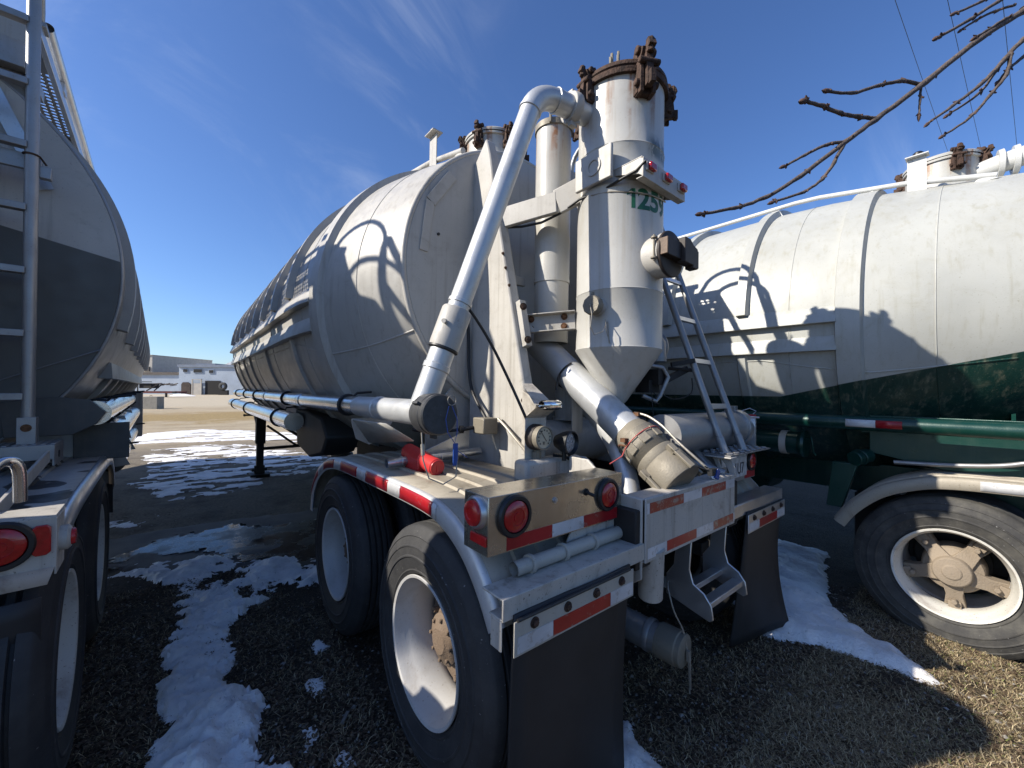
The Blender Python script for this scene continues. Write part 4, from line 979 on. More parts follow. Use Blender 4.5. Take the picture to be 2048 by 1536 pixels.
# turbine / transverse tube with cap, bright elbow, valve gear under the cone
n = MB(); n.tube([(2.12, 1.24, 1.375), (3.06, 1.24, 1.375)], .118, 40); tt = n.build('hose_carrier', M['alu_dark'], main)
n = MB(); n.lathe([(0, .118), (.0, .132), (.075, .134), (.085, .125), (.085, 1e-3)], (3.06, 1.24, 1.375), (1,0,0), 40); n.obox((3.14, 1.15, 1.34), .02, .09, .22); n.obox((3.10, 1.24, 1.515), .05, .04, .04); n.cyl((3.12, 1.20, 1.46), (3.19, 1.10, 1.455), .006, 8); n.tube([(3.14, 1.2, 1.50), (3.18, 1.16, 1.52), (3.19, 1.12, 1.50), (3.16, 1.13, 1.48)], .003, 6); n.build('carrier_cap', M['alu'], tt, bevel=.004)
n = MB(); n.tube(arc_path([(2.10, 1.78, 1.52), (2.06, 1.60, 1.39), (1.92, 1.38, 1.25), (1.865, 1.27, 1.05), (1.85, 1.24, .85)], 5), .056, 28); n.build('drain_elbow', M['pipe'], main)
n = MB(); n.cyl((1.66, 1.02, .905), (1.70, 1.05, .66), .056, 28); n.build('drop_stub', M['bumper'], main)
n = MB(); n.tube([(2.22, 1.44, 1.80), (2.33, 1.36, 1.78), (2.36, 1.34, 1.72), (2.30, 1.36, 1.60), (2.27, 1.37, 1.565), (2.20, 1.42, 1.60)], .014, 12); n.build('cone_handle', M['alu_dark'], tower)
n = MB(); n.obox((2.33, 1.42, 1.72), .10, .12, .10); n.obox((2.30, 1.45, 1.66), .12, .10, .08); n.bar((2.36, 1.36, 1.70), (2.52, 1.30, 1.78), .03, .04); n.bar((2.36, 1.32, 1.80), (2.50, 1.24, 1.83), .02, .03); n.cyl((2.40, 1.36, 1.78), (2.54, 1.26, 1.77), .012, 8)
n.tube(arc_path([(2.30, 1.36, 1.62), (2.36, 1.30, 1.58), (2.50, 1.26, 1.62), (2.55, 1.28, 1.72)], 4), .004, 6); n.tube(arc_path([(2.22, 1.38, 1.64), (2.24, 1.35, 1.60), (2.21, 1.36, 1.57), (2.25, 1.34, 1.55)], 4), .003, 6); n.tube([(2.22, 1.37, 1.63), (2.20, 1.34, 1.40)], .003, 6)
n.build('valve_gear', M['blackmetal'], main, bevel=.003)
n = MB(); n.tube([(2.30, 1.55, 2.02), (2.42, 1.50, 2.00), (2.46, 1.48, 1.95), (2.44, 1.46, 1.84)], .055, 22); n.lathe([(0, .056), (0, .064), (.03, .064), (.03, .056)], (2.44, 1.47, 1.86), (0,0,-1), 22); n.lathe([(0, .11), (.03, .12), (.05, .11), (.05, 1e-3)], (2.52, 1.56, 1.94), (1,-.2,0), 28); n.build('side_elbow', M['alu_dark'], main)
n = MB(); n.obox((2.055, 1.49, 1.50), .07, .07, .06); n.cyl((2.06, 1.46, 1.48), (2.10, 1.34, 1.44), .025, 12); n.build('cone_valve', M['blackmetal'], tower, bevel=.004)
# low capped pipe, step with cable
n = MB(); n.tube([(1.90, 1.62, .345), (1.93, 1.20, .325), (1.945, 1.14, .322)], .076, 32); n.lathe([(0, .078), (.006, .084), (.03, .084), (.036, .080)], (1.935, 1.21, .325), (.08,-1,-.03), 32); n.obox((1.83, 1.52, .55), .10, .03, .42); lp = n.build('low_pipe', M['alu_dark'], main, bevel=.003)
n = MB(); n.lathe([(0, .086), (.10, .086), (.105, .080), (.128, .080), (.132, .074), (.132, 1e-3)], (1.945, 1.14, .322), (.08,-1,-.03), 36); n.build('cap', M['coupler'], lp)
n = MB(); n.obox((1.965, .995, .30), .02, .015, .05); n.tube(arc_path([(1.965, .99, .30), (1.962, .985, .26), (1.968, .985, .14)], 4), .0035, 6); n.build('cap_chain', M['cable'], lp)
st = MB()
for x in (1.99, 2.40):
    st.prism([(.995, .865), (1.075, .865), (1.09, .72), (1.13, .66), (1.13, .555), (.905, .50), (.885, .515), (.895, .58), (.93, .625), (.985, .655), (1.005, .72)], 'x', x-.005, x+.005)
for y0, z0 in ((1.02, .575), (.905, .555)): st.box(1.996, 2.394, y0, y0+.055, z0, z0+.03)
st.build('step', M['alu'], main, bevel=.003)
W([(1.985, 1.12, .62), (1.95, 1.10, .60), (1.94, 1.06, .50), (1.965, 1.02, .40), (1.975, 1.0, .25), (1.99, 1.0, .10)], .004, 'cable')
# ladder up to the tank top
la = MB(); dl = Vector((0, .40, 1.10)).normalized()
for x in (2.53, 2.80):
    b0 = Vector((x, 1.06, 1.256)); e0 = b0+dl*2.36; la.tube([b0, b0+dl*1.2, e0] + [e0+Vector((0, .24*(1-math.cos(R_(q)))+.05*math.sin(R_(q)), .24*math.sin(R_(q)))) for q in range(15, 166, 15)] + [(x, 2.40, 3.36)], .021, 16)
    la.lathe([(0, .025), (.10, .025), (.105, .021)], Vector((x, 1.06, 1.256)), dl, 16)
ld = la.build('ladder', M['alu_dark'], main)
catwalk(main, PROF, CX, 2.91, 3.385, 2.16, 9.2, M['alu_dark'], M['frame_white'], M['frame_white'])
for k in range(7):
    c0 = Vector((0, 1.06, 1.256))+dl*(.30+.315*k); r = MB(); r.bar((2.545, c0.y, c0.z), (2.785, c0.y, c0.z), .016, .035, tuple(dl)); r.build('rung', M['alu'], ld, bevel=.003)
n = MB(); n.bar((2.53, 1.48, 2.43), (2.25, 1.50, 2.40), .02, .03); n.build('ladder_brace', M['alu_dark'], ld)
# red plastic piece lying over the pipe on the fender
red = empty('plastic_sleeve', (1.05, 2.09, 1.15), (0,0,0), (0,0,0), 'bright red plastic sleeve lying on the dusty fender above the wheels', 'plastic sleeve')
n = MB(); n.cyl((1.05, 2.28, 1.285), (1.05, 2.04, 1.255), .052, 32, bev=.008); n.cyl((1.05, 2.04, 1.255), (1.05, 1.89, 1.237), .050, 32, bev=.008)
n.build('barrel', M['redplastic'], red)
n = MB(); n.prism([(2.21, 1.29), (2.03, 1.27), (2.03, 1.17), (2.21, 1.19)], 'x', .996, 1.085); n.build('body', M['redplastic'], red, bevel=.008)
n = MB(); n.lathe([(0, .045), (.004, .044), (.006, .036), (.004, .034), (.003, 1e-3)], (1.05, 1.889, 1.237), (0,-1,-.12), 28); n.obox((1.05, 1.884, 1.237), .012, .004, .05); n.build('end_cap', M['redplastic'], red)
Mr = Matrix.Translation((CX, 1.0, -.022)) @ Matrix.Rotation(ROLL_T, 4, 'Y') @ Matrix.Translation((1.03-CX, 1.09, 1.118)) @ Matrix.Scale(.92, 4); red.matrix_world = Mr
# ------------------------------------------------------------------ white and green trailer on the right
right = empty('tank_trailer', (CX, 1.0, 0), (CX+3.18, 1.0-2.5, -.142), (0, ROLL_T, 0),
    'white tank trailer with green lower band, green rail and one dusty spoked wheel in view', 'tank trailer', 'bulk tank trailers parked side by side')
bulk_trailer(right, dict(tank=M['tank_right'], head=M['tank_right'], rail=M['frame_right'], seam=M['tank_right'], dome=M['dome_right'], dark=M['green'], frame=M['green'],
    hopper=M['green'], axles=(1.45, 2.71), rim=M['rim_rust'], tyre=M['tyre_dusty'], rots=(.9, .32), prof=[(2.18, 2.46, .98)]+PROF[1:]))
YR = [(3.33, .72), (3.24, .86), (3.10, 1.0), (2.95, 1.085), (2.75, 1.145), (2.4, 1.165), (1.9, 1.17), (1.25, 1.16), (1.05, 1.09), (.92, .96), (.84, .8)]
fr_ = fender(right, .76, 1.38, YR, M['fender'], M['fender'], -1, ridges=(.12, .24, .36, .5, .7))
fender_tapes(fr_, .76, YR, [(2.38, 2.58, 'tape_white'), (2.12, 2.38, 'tape_red'), (1.85, 2.12, 'tape_white')], 1)
fender(right, 3.30, 2.68, YR, M['fender'], M['fender'], 1)
for x, s in ((.72, 1), (3.34, -1)):
    n = MB(); n.tube([(x, .35, 1.485), (x, 10.5, 1.485)], .054, 28); n.lathe([(0, .054), (.0, .060), (.10, .060), (.10, .054)], (x, 9.0, 1.485), (0,1,0), 28); gr = n.build('side_rail', M['green'], right)
    for (ya, yb, k) in ((2.93, 3.07, 'tape_red'), (3.07, 3.24, 'tape_white'), (3.85, 4.01, 'tape_red'), (4.01, 4.2, 'tape_white')):
        mb = MB(); rows = []
        for j in range(6):
            a = R_(150+j*12) if s > 0 else R_(30-j*12)
            rows.append([(x+.0555*math.cos(a), ya, 1.485+.0555*math.sin(a)), (x+.0555*math.cos(a), yb, 1.485+.0555*math.sin(a))])
        mb.loft(rows).build('tape', M[k], gr, solid=.001)
n = MB(); n.prism([(.3, 1.50), (3.15, 1.50), (3.15, 1.25), (2.75, 1.17), (.3, 1.17)], 'x', .98, 1.0); n.box(1.0, 1.05, .4, 3.2, 1.40, 1.54); n.build('side_panel', M['green'], right, bevel=.004)
n = MB(); n.tube(arc_path([(.90, 3.0, 1.20), (.90, 2.7, 1.22), (.90, 2.45, 1.26), (.90, 2.2, 1.36), (.90, 1.8, 1.45), (.90, 1.2, 1.48)], 5), .016, 10); n.build('air_line', M['alu_dark'], right)
n = MB(); n.tube([(.86, 3.58, 1.28), (.86, 5.1, 1.28)], .095, 32); at_ = n.build('air_tank', M['green'], right)
n = MB(); n.lathe([(0, .097), (0, .102), (.05, .102), (.05, .097)], (.86, 3.66, 1.28), (0,1,0), 32); n.build('tank_band', M['bumper'], at_)
n = MB(); n.lathe([(0, .10), (-.03, .115), (-.05, .11), (-.055, 1e-3)], (.86, 3.58, 1.28), (0,1,0), 32); n.tube([(.80, 3.52, 1.33), (.78, 3.48, 1.34), (.77, 3.47, 1.30), (.80, 3.47, 1.22), (.79, 3.45, 1.20)], .006, 8); n.build('tank_cap', M['green'], at_)
n = MB(); n.prism([(3.20, 1.16), (3.36, 1.16), (3.40, .80), (3.30, .80)], 'x', .86, .92); n.cyl((.84, 3.22, 1.20), (.98, 3.16, 1.22), .055, 24); n.lathe([(0, .056), (0, .064), (.02, .064), (.02, .056)], (.88, 3.20, 1.207), (1,-.3,.1), 24); n.build('spring_hanger', M['green'], right, bevel=.006)
n = MB(); n.tube([(.86, 2.99, .99), (1.0, 2.92, 1.03)], .030, 20, caps=False); n.lathe([(0, .030), (0, .038), (.012, .038), (.012, .030)], (.90, 2.97, 1.0), (1,-.5,.28), 20); n.build('pipe_end', M['alu_dark'], right)
n = MB(); n.box(1.3, 2.75, .9, 3.3, .42, .86); n.box(1.15, 2.9, 1.9, 2.2, .30, .5); n.build('suspension', M['blackmetal'], right, bevel=.01)
# clamped pipe off its hatch
n = MB(); n.tube(arc_path([(2.0, 2.60, 3.62), (1.96, 2.40, 3.64), (1.9, 2.2, 3.62), (1.86, 2.0, 3.50), (1.84, 1.7, 3.25), (1.8, 1.5, 2.9)], 5), .076, 28); ep = n.build('elbow_pipe', M['frame_right'], right)
for y in (2.50, 2.42): MB().lathe([(0, .078), (0, .11), (.03, .115), (.04, .09), (.04, .078)], (1.975, y, 3.635), (.15,-1,0), 28).build('coupling_clamp', M['frame_right'], ep)

# ------------------------------------------------------------------ grey trailer on the left (its own frame: x 0 at its outer tyres)
LO, LA = Vector((-.35, 2.43, 0)), R_(2.2)
LC = -1.20
lw = Matrix.Translation(LO) @ Matrix.Rotation(LA, 4, 'Z') @ Vector((LC, -.3, 0))
left = empty('tank_trailer', (LC, -.3, 0), lw, (0, 0, LA), 'grey tank trailer with rear ladder and perforated catwalk, cut by the photo edge', 'tank trailer', 'bulk tank trailers parked side by side')
PL = [(1.12, 2.32, 1.285), (1.35, 2.32, 1.292), (2.2, 2.29, 1.30), (8.6, 2.26, 1.30), (9.6, 2.35, 1.0)]
ltank = tank_shell(PL, LC, M['tank_left'], left)
n = MB(); n.lathe([(0, 1.284), (-.012, 1.276), (-.016, 1.2), (-.03, .5), (-.032, 1e-3)], (LC, 1.12, 2.32), (0,1,0), 96); lh = n.build('tank_head', M['head_left'], left)
MB().tube([(LC+1.285*math.cos(2*PI*k/96), 1.12, 2.32+1.285*math.sin(2*PI*k/96)) for k in range(96)], .010, 8, closed=True).build('head_rim', M['alu_dark'], lh)
for (xa, za, rt_) in ((-.33, 2.62, 24), (-.22, 2.46, 24)): 
    pass
n = MB(); Mx = Matrix.Rotation(R_(-22), 3, 'Y'); n.obox((-.345, 1.085, 3.03), .07, .004, .58, Mx); n.build('label_plate', M['alu'], lh)
n = MB(); bead_pts = [(-.6+.12*i, 1.095, 1.55+.06*i) for i in range(6)]; n.tube(bead_pts, .004, 6); n.build('weld_seam', M['alu_dark'], lh)
y = 1.32; k = 0
while y < 8.4:
    mb = MB(); ring(PL, LC, y, y+.11, R_(-14), R_(194), .05, mb, 72); mb.build('rib', M['tank_left'], ltank)
    if k > 0: mb = MB(); ring(PL, LC, y+.02, y+.10, R_(-80), R_(-24), .03, mb, 36); mb.build('lower_rib', M['tank_left'], ltank)
    y += .78; k += 1
channel(PL, LC, 1, 1.75, 8.4, 1.80, 1.68, .075, M['tank_left'], left)
channel(PL, LC, -1, 1.75, 8.4, 1.80, 1.68, .075, M['tank_left'], left)
catwalk(left, PL, LC, -.295, 3.85, 1.27, 8.15, M['alu_dark'], M['alu'], M['tank_left'], .46, .57, .40)
n = MB(); n.box(-1.75, -.80, 1.3, 2.4, 3.74, 3.80); n.build('head_platform', M['alu_dark'], left, bevel=.004)
n = MB(); n.box(-1.75, -.30, .96, 1.46, 3.43, 3.50); n.box(-1.75, -.30, .95, .96, 3.36, 3.50); n.prism([(-.31, 3.43), (-.33, 3.18), (-.62, 3.40), (-1.2, 3.43)], 'y', 1.16, 1.17); n.prism([(1.14, 3.43), (1.46, 3.43), (1.46, 2.95), (1.14, 3.1)], 'x', -.33, -.32); n.build('landing', M['alu_dark'], left, bevel=.003)
CWZ = 3.85
# ladder with hoop handles over the deck
ld = MB(); LX = -.257; LY = .87
for x in (LX, LX-.40):
    pts = [(x, LY, 1.45), (x, LY, 3.2), (x, LY, 3.76)] + [(x-.0003*q, LY+.25*(1-math.cos(R_(q))), 3.82+.25*math.sin(R_(q))) for q in range(15, 166, 15)] + [(x-.055, 1.38, CWZ+.01)]
    ld.tube(pts, [.027]*3+[.019]*(len(pts)-3), 16); ld.lathe([(0, .025), (.105, .025), (.11, .0185)], (x, -.30, 1.41), (0,0,1), 16) if False else ld.box(x-.034, x+.034, LY-.034, LY+.034, 1.312, 1.455)
lad = ld.build('ladder', M['alu_dark'], left, bevel=.002)
ld = MB()
for x in (LX, LX-.40): f_ = MB().cyl((x, LY-.034, 1.40), (x, LY-.038, 1.40), .02, 16).build('foot_bolt', M['rust_light'], lad); MB().obox((x-.055, 1.38, CWZ+.015), .07, .10, .03).build('foot_plate', M['alu_dark'], lad, bevel=.003)
for k in range(8):
    z = 1.566+.335*k; r = MB(); r.box(LX-.385, LX-.014, LY-.03, LY+.018, z-.018, z+.018); r.build('rung', M['alu_dark'], lad, bevel=.003)
n = MB(); n.box(LX-.44, LX+.03, LY+.025, LY+.05, 2.79, 2.875); n.bar((LX-.2, LY+.04, 2.83), (LX-.25, 1.10, 2.83), .05, .05); n.obox((LX+.045, LY+.035, 2.79), .045, .04, .065); n.build('ladder_stay', M['alu_dark'], lad, bevel=.003)
n = MB(); n.tube([(LX+.03*math.cos(R_(q)), LY+.03*math.sin(R_(q)), 2.86) for q in range(180, 361, 15)]+[(LX+.05, LY+.02, 2.83)], .005, 8); n.build('u_bolt', M['rust'], lad)
# platform, grab loop
n = MB(); n.box(-1.1, -.145, .76, 1.02, 1.295, 1.312); n.box(-1.1, -.145, .752, .76, 1.235, 1.312); n.box(-.155, -.145, .76, 1.02, 1.20, 1.295)
for i in range(29): n.obox((-1.08+i*.033, .89, 1.314), .018, .22, .006)
pf = n.build('ladder_platform', M['alu_dark'], left, bevel=.002); n = MB(); n.cyl((-.145, .88, 1.25), (-.143, .88, 1.25), .02, 14); n.build('hole', M['black'], pf)
n = MB(); n.bar((-.16, .70, 1.26), (-.16, -.25, 1.17), .012, .06); n.build('platform_brace', M['frame_white'], pf, bevel=.002)
n = MB(); n.tube(arc_path([(-.12, -.52, 1.18), (-.12, -.52, 1.30), (-.115, -.50, 1.365), (-.095, -.46, 1.385), (-.072, -.44, 1.36), (-.068, -.43, 1.25)], 5), .016, 14); n.build('grab_loop', M['polish'], left)
# its own collector, beyond the picture's edge (throws the shade on the middle trailer's wheel)
n = MB(); n.lathe([(1.50, .05), (1.86, .256), (2.2, .256), (3.42, .256), (3.44, .28), (3.48, .27), (3.51, 1e-3)], (LC, -.09, 0), (0,0,1), 48); n.build('dust_collector', M['tank_left'], left)
for s in (-1, 1): MB().prism([(1.12, 3.1), (.9, 3.2), (.4, 1.3), (.4, 1.10), (1.12, 1.10)], 'x', LC+s*.49-.04, LC+s*.49+.04).build('rear_post', M['tank_left'], left, bevel=.01)
# rear light box, lamps
n = MB(); n.box(-1.1, .006, -.400, -.396, 1.008, 1.180); n.box(-1.1, .006, -.396, -.22, 1.176, 1.184); n.box(.002, .008, -.40, -.25, .985, 1.176); llb = n.build('light_box', M['bumper'], left, bevel=.003)
n = MB(); n.loft([[(-1.1, -.40, 1.015), (.004, -.40, 1.012)], [(-1.1, -.42, .955), (-.01, -.42, .962)]]); n.build('light_box_skirt', M['bumper'], llb, solid=.004)
lamp(llb, (-.112, -.40, 1.108), (0,-1,0), .058); lamp(llb, (-.42, -.40, 1.108), (0,-1,0), .058)
n = MB(); n.prism([(-.047, 1.068), (-.038, 1.058), (-.014, 1.058), (-.004, 1.068), (-.004, 1.148), (-.014, 1.158), (-.038, 1.158), (-.047, 1.148)], 'y', -.412, -.400); n.build('square_reflector', M['lens'], llb, bevel=.003)
n = MB(); n.lathe([(0, .042), (.02, .042), (.028, .034), (.028, .028)], (.008, -.34, 1.09), (1,0,0), 24); n.build('side_lamp', M['frame_white'], llb); MB().lathe([(.024, .030), (.038, .026), (.040, 1e-3)], (.008, -.34, 1.09), (1,0,0), 24).build('lens', M['lens_lighter'], llb)
# fenders, wheels, side tubes, frame
YL = [(2.02, .86), (1.96, .98), (1.86, 1.06), (1.70, 1.125), (1.40, 1.155), (.9, 1.165), (.2, 1.165), (-.05, 1.155), (-.20, 1.135), (-.28, 1.12)]
lf = fender(left, .012, -.62, YL, M['fender_tar'], M['alu'], 1, ridges=(.3, .55, .8))
fender(left, 2*LC-.012, 2*LC+.62, YL, M['alu_dark'], M['alu'], 1)
n = MB(); n.loft([[(.004, 2.03, .87), (-.60, 2.03, .87)], [(.004, 2.06, .62), (-.60, 2.06, .62)]]); n.build('front_flap', M['flap'], lf, solid=.008)
wheel_set(left, 2*LC-.0, .0, (0.0, 1.25), .56, M['rim_rust'], M['tyre'], (.2, .8))
side_pipe(left, -.03, 1.455, 1.15, 5.2, .075, M['polish'], (1.35, 2.1, 3.4, 4.6, 5.1), 'side_pipe')
side_pipe(left, .0, 1.265, 1.35, 5.4, .088, M['polish'], (), 'hose_tube'); side_pipe(left, -.02, 1.005, 2.2, 5.2, .090, M['polish'], (2.45, 4.9), 'hose_tube')
n = MB(); n.prism([(-.40, 1.53), (-.20, 1.56), (-.05, 1.54), (.02, 1.46), (-.02, 1.39), (-.12, 1.33), (-.38, 1.33)], 'y', 1.10, 1.115); n.build('pipe_shield', M['darkgrey'], left, bevel=.003)
MB().prism([(-.14, 1.14), (.12, 1.14), (.12, 1.38), (-.14, 1.38)], 'y', 1.335, 1.345).build('tube_plate', M['darkgrey'], left, bevel=.003)
MB().lathe([(0, .094), (.012, .094), (.018, .08), (.018, 1e-3)], (-.02, 2.195, 1.005), (0,-1,0), 28).build('tube_plate', M['darkgrey'], left)
for y in (1.36, 2.4, 3.6): MB().prism([(-.30, 1.36), (.05, 1.37), (.095, 1.17), (-.30, 1.16)], 'y', y, y+.01).build('tube_bracket', M['alu_dark'], left, bevel=.002)
for y in (2.1, 3.2): MB().prism([(-.1, 1.20), (.02, 1.16), (.10, .98), (-.1, .96)], 'y', y, y+.01).build('tube_bracket', M['alu_dark'], left, bevel=.002)
n = MB(); n.prism([(5.2, 1.56), (5.35, 1.56), (5.45, 1.1), (5.4, 1.0), (5.2, .92)], 'x', -.15, .11); n.build('tube_end_panel', M['frame_white'], left, bevel=.01)
n = MB()
for s in (-1, 1): n.box(LC+s*.45-.06, LC+s*.45+.06, -.25, 8.5, .95, 1.14)
for yy in (0.0, 1.25):
    n.cyl((LC-1.0, yy, .56), (LC+1.0, yy, .56), .065, 16)
    for s in (-1, 1): n.box(LC+s*.45-.05, LC+s*.45+.05, yy-.42, yy+.42, .68, .76)
for yy in (-.1, 1.0, 2.0): n.box(LC-.4, LC+.4, yy-.05, yy+.05, .97, 1.12)
n.build('frame', M['blackmetal'], left, bevel=.005)
for yy in (2.6, 4.6, 6.8):
    hp = MB(); hp.loft([[(LC+.95*math.cos(a), yy+.95*math.sin(a), 1.2) for a in [PI/4+PI/2*i for i in range(4)]], [(LC+.28*math.cos(a), yy+.28*math.sin(a), .55) for a in [PI/4+PI/2*i for i in range(4)]]], closed=True); hp.cyl((LC, yy, .60), (LC, yy, .38), .12, 20); hp.build('hopper', M['alu_dark'], left, bevel=.01)
mudflap(left, -.64, -.02, -.44, .10, .93, M['flap'], 0, .02); landing_gear(left, -.45, 5.9, .05, 1.15, M['blackmetal'], -1)
# ================================================================== the yard
from mathutils import noise as mn
def gh(x, y):
    """height of the yard: falls gently to the right near the trailers"""
    f = 1-smooth01(12, 25, abs(y))
    xx = max(-2.5, min(6.5, x)); return -.022*(xx-.8)*f
def gh2(x, y):
    near = 1-smooth01(6, 14, math.hypot(x-1, y-2))
    return gh(x, y) + near*(.020*mn.noise(Vector((x*1.6, y*1.6, 0))) + .010*mn.noise(Vector((x*6, y*6, 3))))
def spaced(lo, hi, a, b, step, far):
    s = []; v = a; st = step
    while v > lo: s.append(v); v -= st; st *= 1.28
    s.append(lo); s = s[::-1]; v = a+step
    while v < b: s.append(v); v += step
    st = step
    while v < hi: s.append(v); v += st; st *= 1.28
    s.append(hi); return s
XS, YS = spaced(-900, 900, -3.0, 7.0, .07, 0), spaced(-300, 1800, -2.0, 7.0, .07, 0)
g = MB(); nx = len(XS)
for y in YS:
    for x in XS: g.v.append((x, y, gh2(x, y)))
for j in range(len(YS)-1):
    for i in range(nx-1): g.f.append((j*nx+i, j*nx+i+1, (j+1)*nx+i+1, (j+1)*nx+i))
tag(g.build('ground', M['ground']), kind='structure')

def inside(px, py, poly):
    c = False; n = len(poly); dmin = 1e9
    for i in range(n):
        x1, y1 = poly[i]; x2, y2 = poly[(i+1) % n]
        if (y1 > py) != (y2 > py) and px < (x2-x1)*(py-y1)/(y2-y1)+x1: c = not c
        dx, dy = x2-x1, y2-y1; t = max(0, min(1, ((px-x1)*dx+(py-y1)*dy)/(dx*dx+dy*dy+1e-12)))
        dmin = min(dmin, math.hypot(px-x1-t*dx, py-y1-t*dy))
    return dmin if c else -dmin
def patch(mb, poly, step, hmax, soft, rag, freq, lump=.03, thin=None, z0=.004):
    xs = [p[0] for p in poly]; ys = [p[1] for p in poly]; x0, x1, y0, y1 = min(xs)-rag, max(xs)+rag, min(ys)-rag, max(ys)+rag
    nx, ny = int((x1-x0)/step)+2, int((y1-y0)/step)+2; idx = {}; D = {}
    for j in range(ny):
        for i in range(nx):
            x, y = x0+i*step, y0+j*step
            d = inside(x, y, poly) + rag*(mn.noise(Vector((x*freq, y*freq, 1.7)))+.6*mn.noise(Vector((x*freq*2.7, y*freq*2.7, 9)))+.35*mn.noise(Vector((x*freq*7, y*freq*7, 4)))+.26*mn.noise(Vector((x*freq*16, y*freq*16, 4)))+.16*mn.noise(Vector((x*freq*34, y*freq*34, 4))))
            if thin: d = min(d, thin[0]*(mn.noise(Vector((x*thin[1], y*thin[2], 2)))+.5*mn.noise(Vector((x*thin[1]*2.6, y*thin[2]*2.6, 7)))+.35*mn.noise(Vector((x*thin[1]*6, y*thin[2]*6, 7)))+thin[3]))
            D[(i, j)] = d
    for (i, j), d in D.items():
        if d > -step*1.2:
            x, y = x0+i*step, y0+j*step; t = max(0, d)
            h = hmax*(1-math.exp(-t/soft)); k = min(1, t/.06)
            h += k*lump*(mn.noise(Vector((x*3.5, y*3.5, 5)))+.5*mn.noise(Vector((x*9, y*9, 6)))+.28*mn.noise(Vector((x*24, y*24, 8)))+.15*mn.noise(Vector((x*60, y*60, 2))))
            idx[(i, j)] = len(mb.v); mb.v.append((x, y, gh2(x, y)+max(z0 if d > 0 else -.012, h if d > 0 else -.012)))
    for (i, j) in D:
        q = [(i, j), (i+1, j), (i+1, j+1), (i, j+1)]
        if all(k in idx for k in q) and max(D[k] for k in q) > 0: mb.f.append(tuple(idx[k] for k in q))
# slab and puddle beyond the rear wheels
sl = MB(); patch(sl, [(-.9, 5.9), (.3, 5.95), (1.6, 5.75), (2.4, 5.3), (2.4, 3.9), (1.2, 3.8), (.2, 4.4), (-.9, 5.2)], .06, .012, .05, .06, 2.0, .0, z0=.012)
tag(sl.build('worn_slab', M['slab']), kind='structure')
pd = MB(); patch(pd, [(-.55, 5.15), (-.1, 5.6), (.4, 5.58), (.9, 5.40), (1.5, 5.15), (1.4, 3.9), (.95, 3.85), (.48, 4.45), (.1, 4.9)], .03, .0, .1, .16, 2.2, .0, z0=.018)
for i, v in enumerate(pd.v): pd.v[i] = (v[0], v[1], gh(v[0], v[1])+(.022 if v[2] > gh2(v[0], v[1]) else -.02))
tag(pd.build('puddle', M['water']), kind='structure')
# snow: tongue of old snow between the trailers, thin trodden snow further off, drift on the right
sn = MB()
patch(sn, [(-.02, 4.2), (.04, 3.80), (-.03, 3.3), (-.08, 2.9), (-.09, 2.5), (-.10, 1.9), (.05, 1.55), (.38, 1.6), (.29, 2.05), (.33, 2.40), (.25, 2.6), (.20, 3.0), (.28, 3.3), (.50, 3.52), (.34, 3.72), (.24, 4.1)], .014, .085, .09, .085, 4.2, .060)
patch(sn, [(-.62, 5.1), (-.15, 4.72), (.2, 4.80), (.48, 4.32), (.95, 4.12), (1.2, 3.9), (.95, 3.5), (.60, 3.55), (.34, 3.95), (.05, 4.2), (-.3, 4.55), (-.62, 4.75)], .020, .05, .08, .12, 3.6, .045, (.35, 2.2, 3.2, .30))
patch(sn, [(.52, 2.22), (.60, 2.3), (.62, 2.42), (.54, 2.42)], .014, .02, .05, .03, 8, .02); patch(sn, [(.43, 1.95), (.5, 2.0), (.5, 2.08), (.44, 2.06)], .014, .015, .05, .03, 8, .02)
patch(sn, [(.50, 1.72), (.58, 1.74), (.57, 1.86), (.52, 1.84)], .014, .012, .05, .03, 9, .02); patch(sn, [(.62, 2.62), (.72, 2.66), (.70, 2.80), (.63, 2.78)], .014, .03, .05, .03, 8, .02)
tag(sn.build('snow', M['snow']), 'tongue of dirty old snow between the grey trailer and the middle trailer', 'snow', kind='stuff')
sn = MB()
patch(sn, [(3.25, 1.25), (3.5, 1.85), (4.3, 1.9), (5.2, 1.6), (5.2, 1.15), (4.45, .98), (3.95, .85), (3.62, .62), (3.46, .38), (3.34, .20), (3.22, .22), (3.27, .45), (3.20, .75), (3.05, 1.0)], .022, .07, .08, .06, 3.5, .030)
patch(sn, [(1.50, 1.22), (1.72, 1.18), (1.66, 1.02), (1.60, .80), (1.45, .85), (1.40, 1.1)], .016, .05, .08, .04, 4, .025)
patch(sn, [(4.2, 2.6), (6.5, 2.4), (6.5, 4.2), (4.4, 4.0)], .05, .06, .2, .12, 2, .02)
tag(sn.build('snow', M['snow']), 'narrow snow drift running past the right mudflap towards the dusty wheel', 'snow', kind='stuff')
sn = MB()
patch(sn, [(-1.6, 15.2), (-1.0, 18.6), (.6, 19.2), (2.4, 17.4), (4.6, 13.6), (3.6, 12.6), (1.6, 14.6), (-.2, 15.2)], .07, .02, .1, .25, 1.2, .01, (.8, .55, 1.7, .22))
patch(sn, [(-.62, 10.6), (-.5, 13.6), (.6, 14.2), (1.7, 13.0), (2.5, 10.4), (2.6, 8.9), (1.3, 8.1), (.5, 7.2), (-.25, 7.6), (-.5, 9.0)], .045, .014, .08, .30, 1.5, .008, (.5, 1.1, 3.6, .10))
patch(sn, [(-.9, 7.0), (-.2, 6.6), (-.2, 6.3), (-.9, 6.4)], .035, .012, .05, .2, 2.2, .008, (.3, 3, 3, -.1))
patch(sn, [(4.6, 24.2), (7.6, 25.6), (9.5, 24.5), (8, 23.4)], .12, .05, .3, .3, .8, .02)
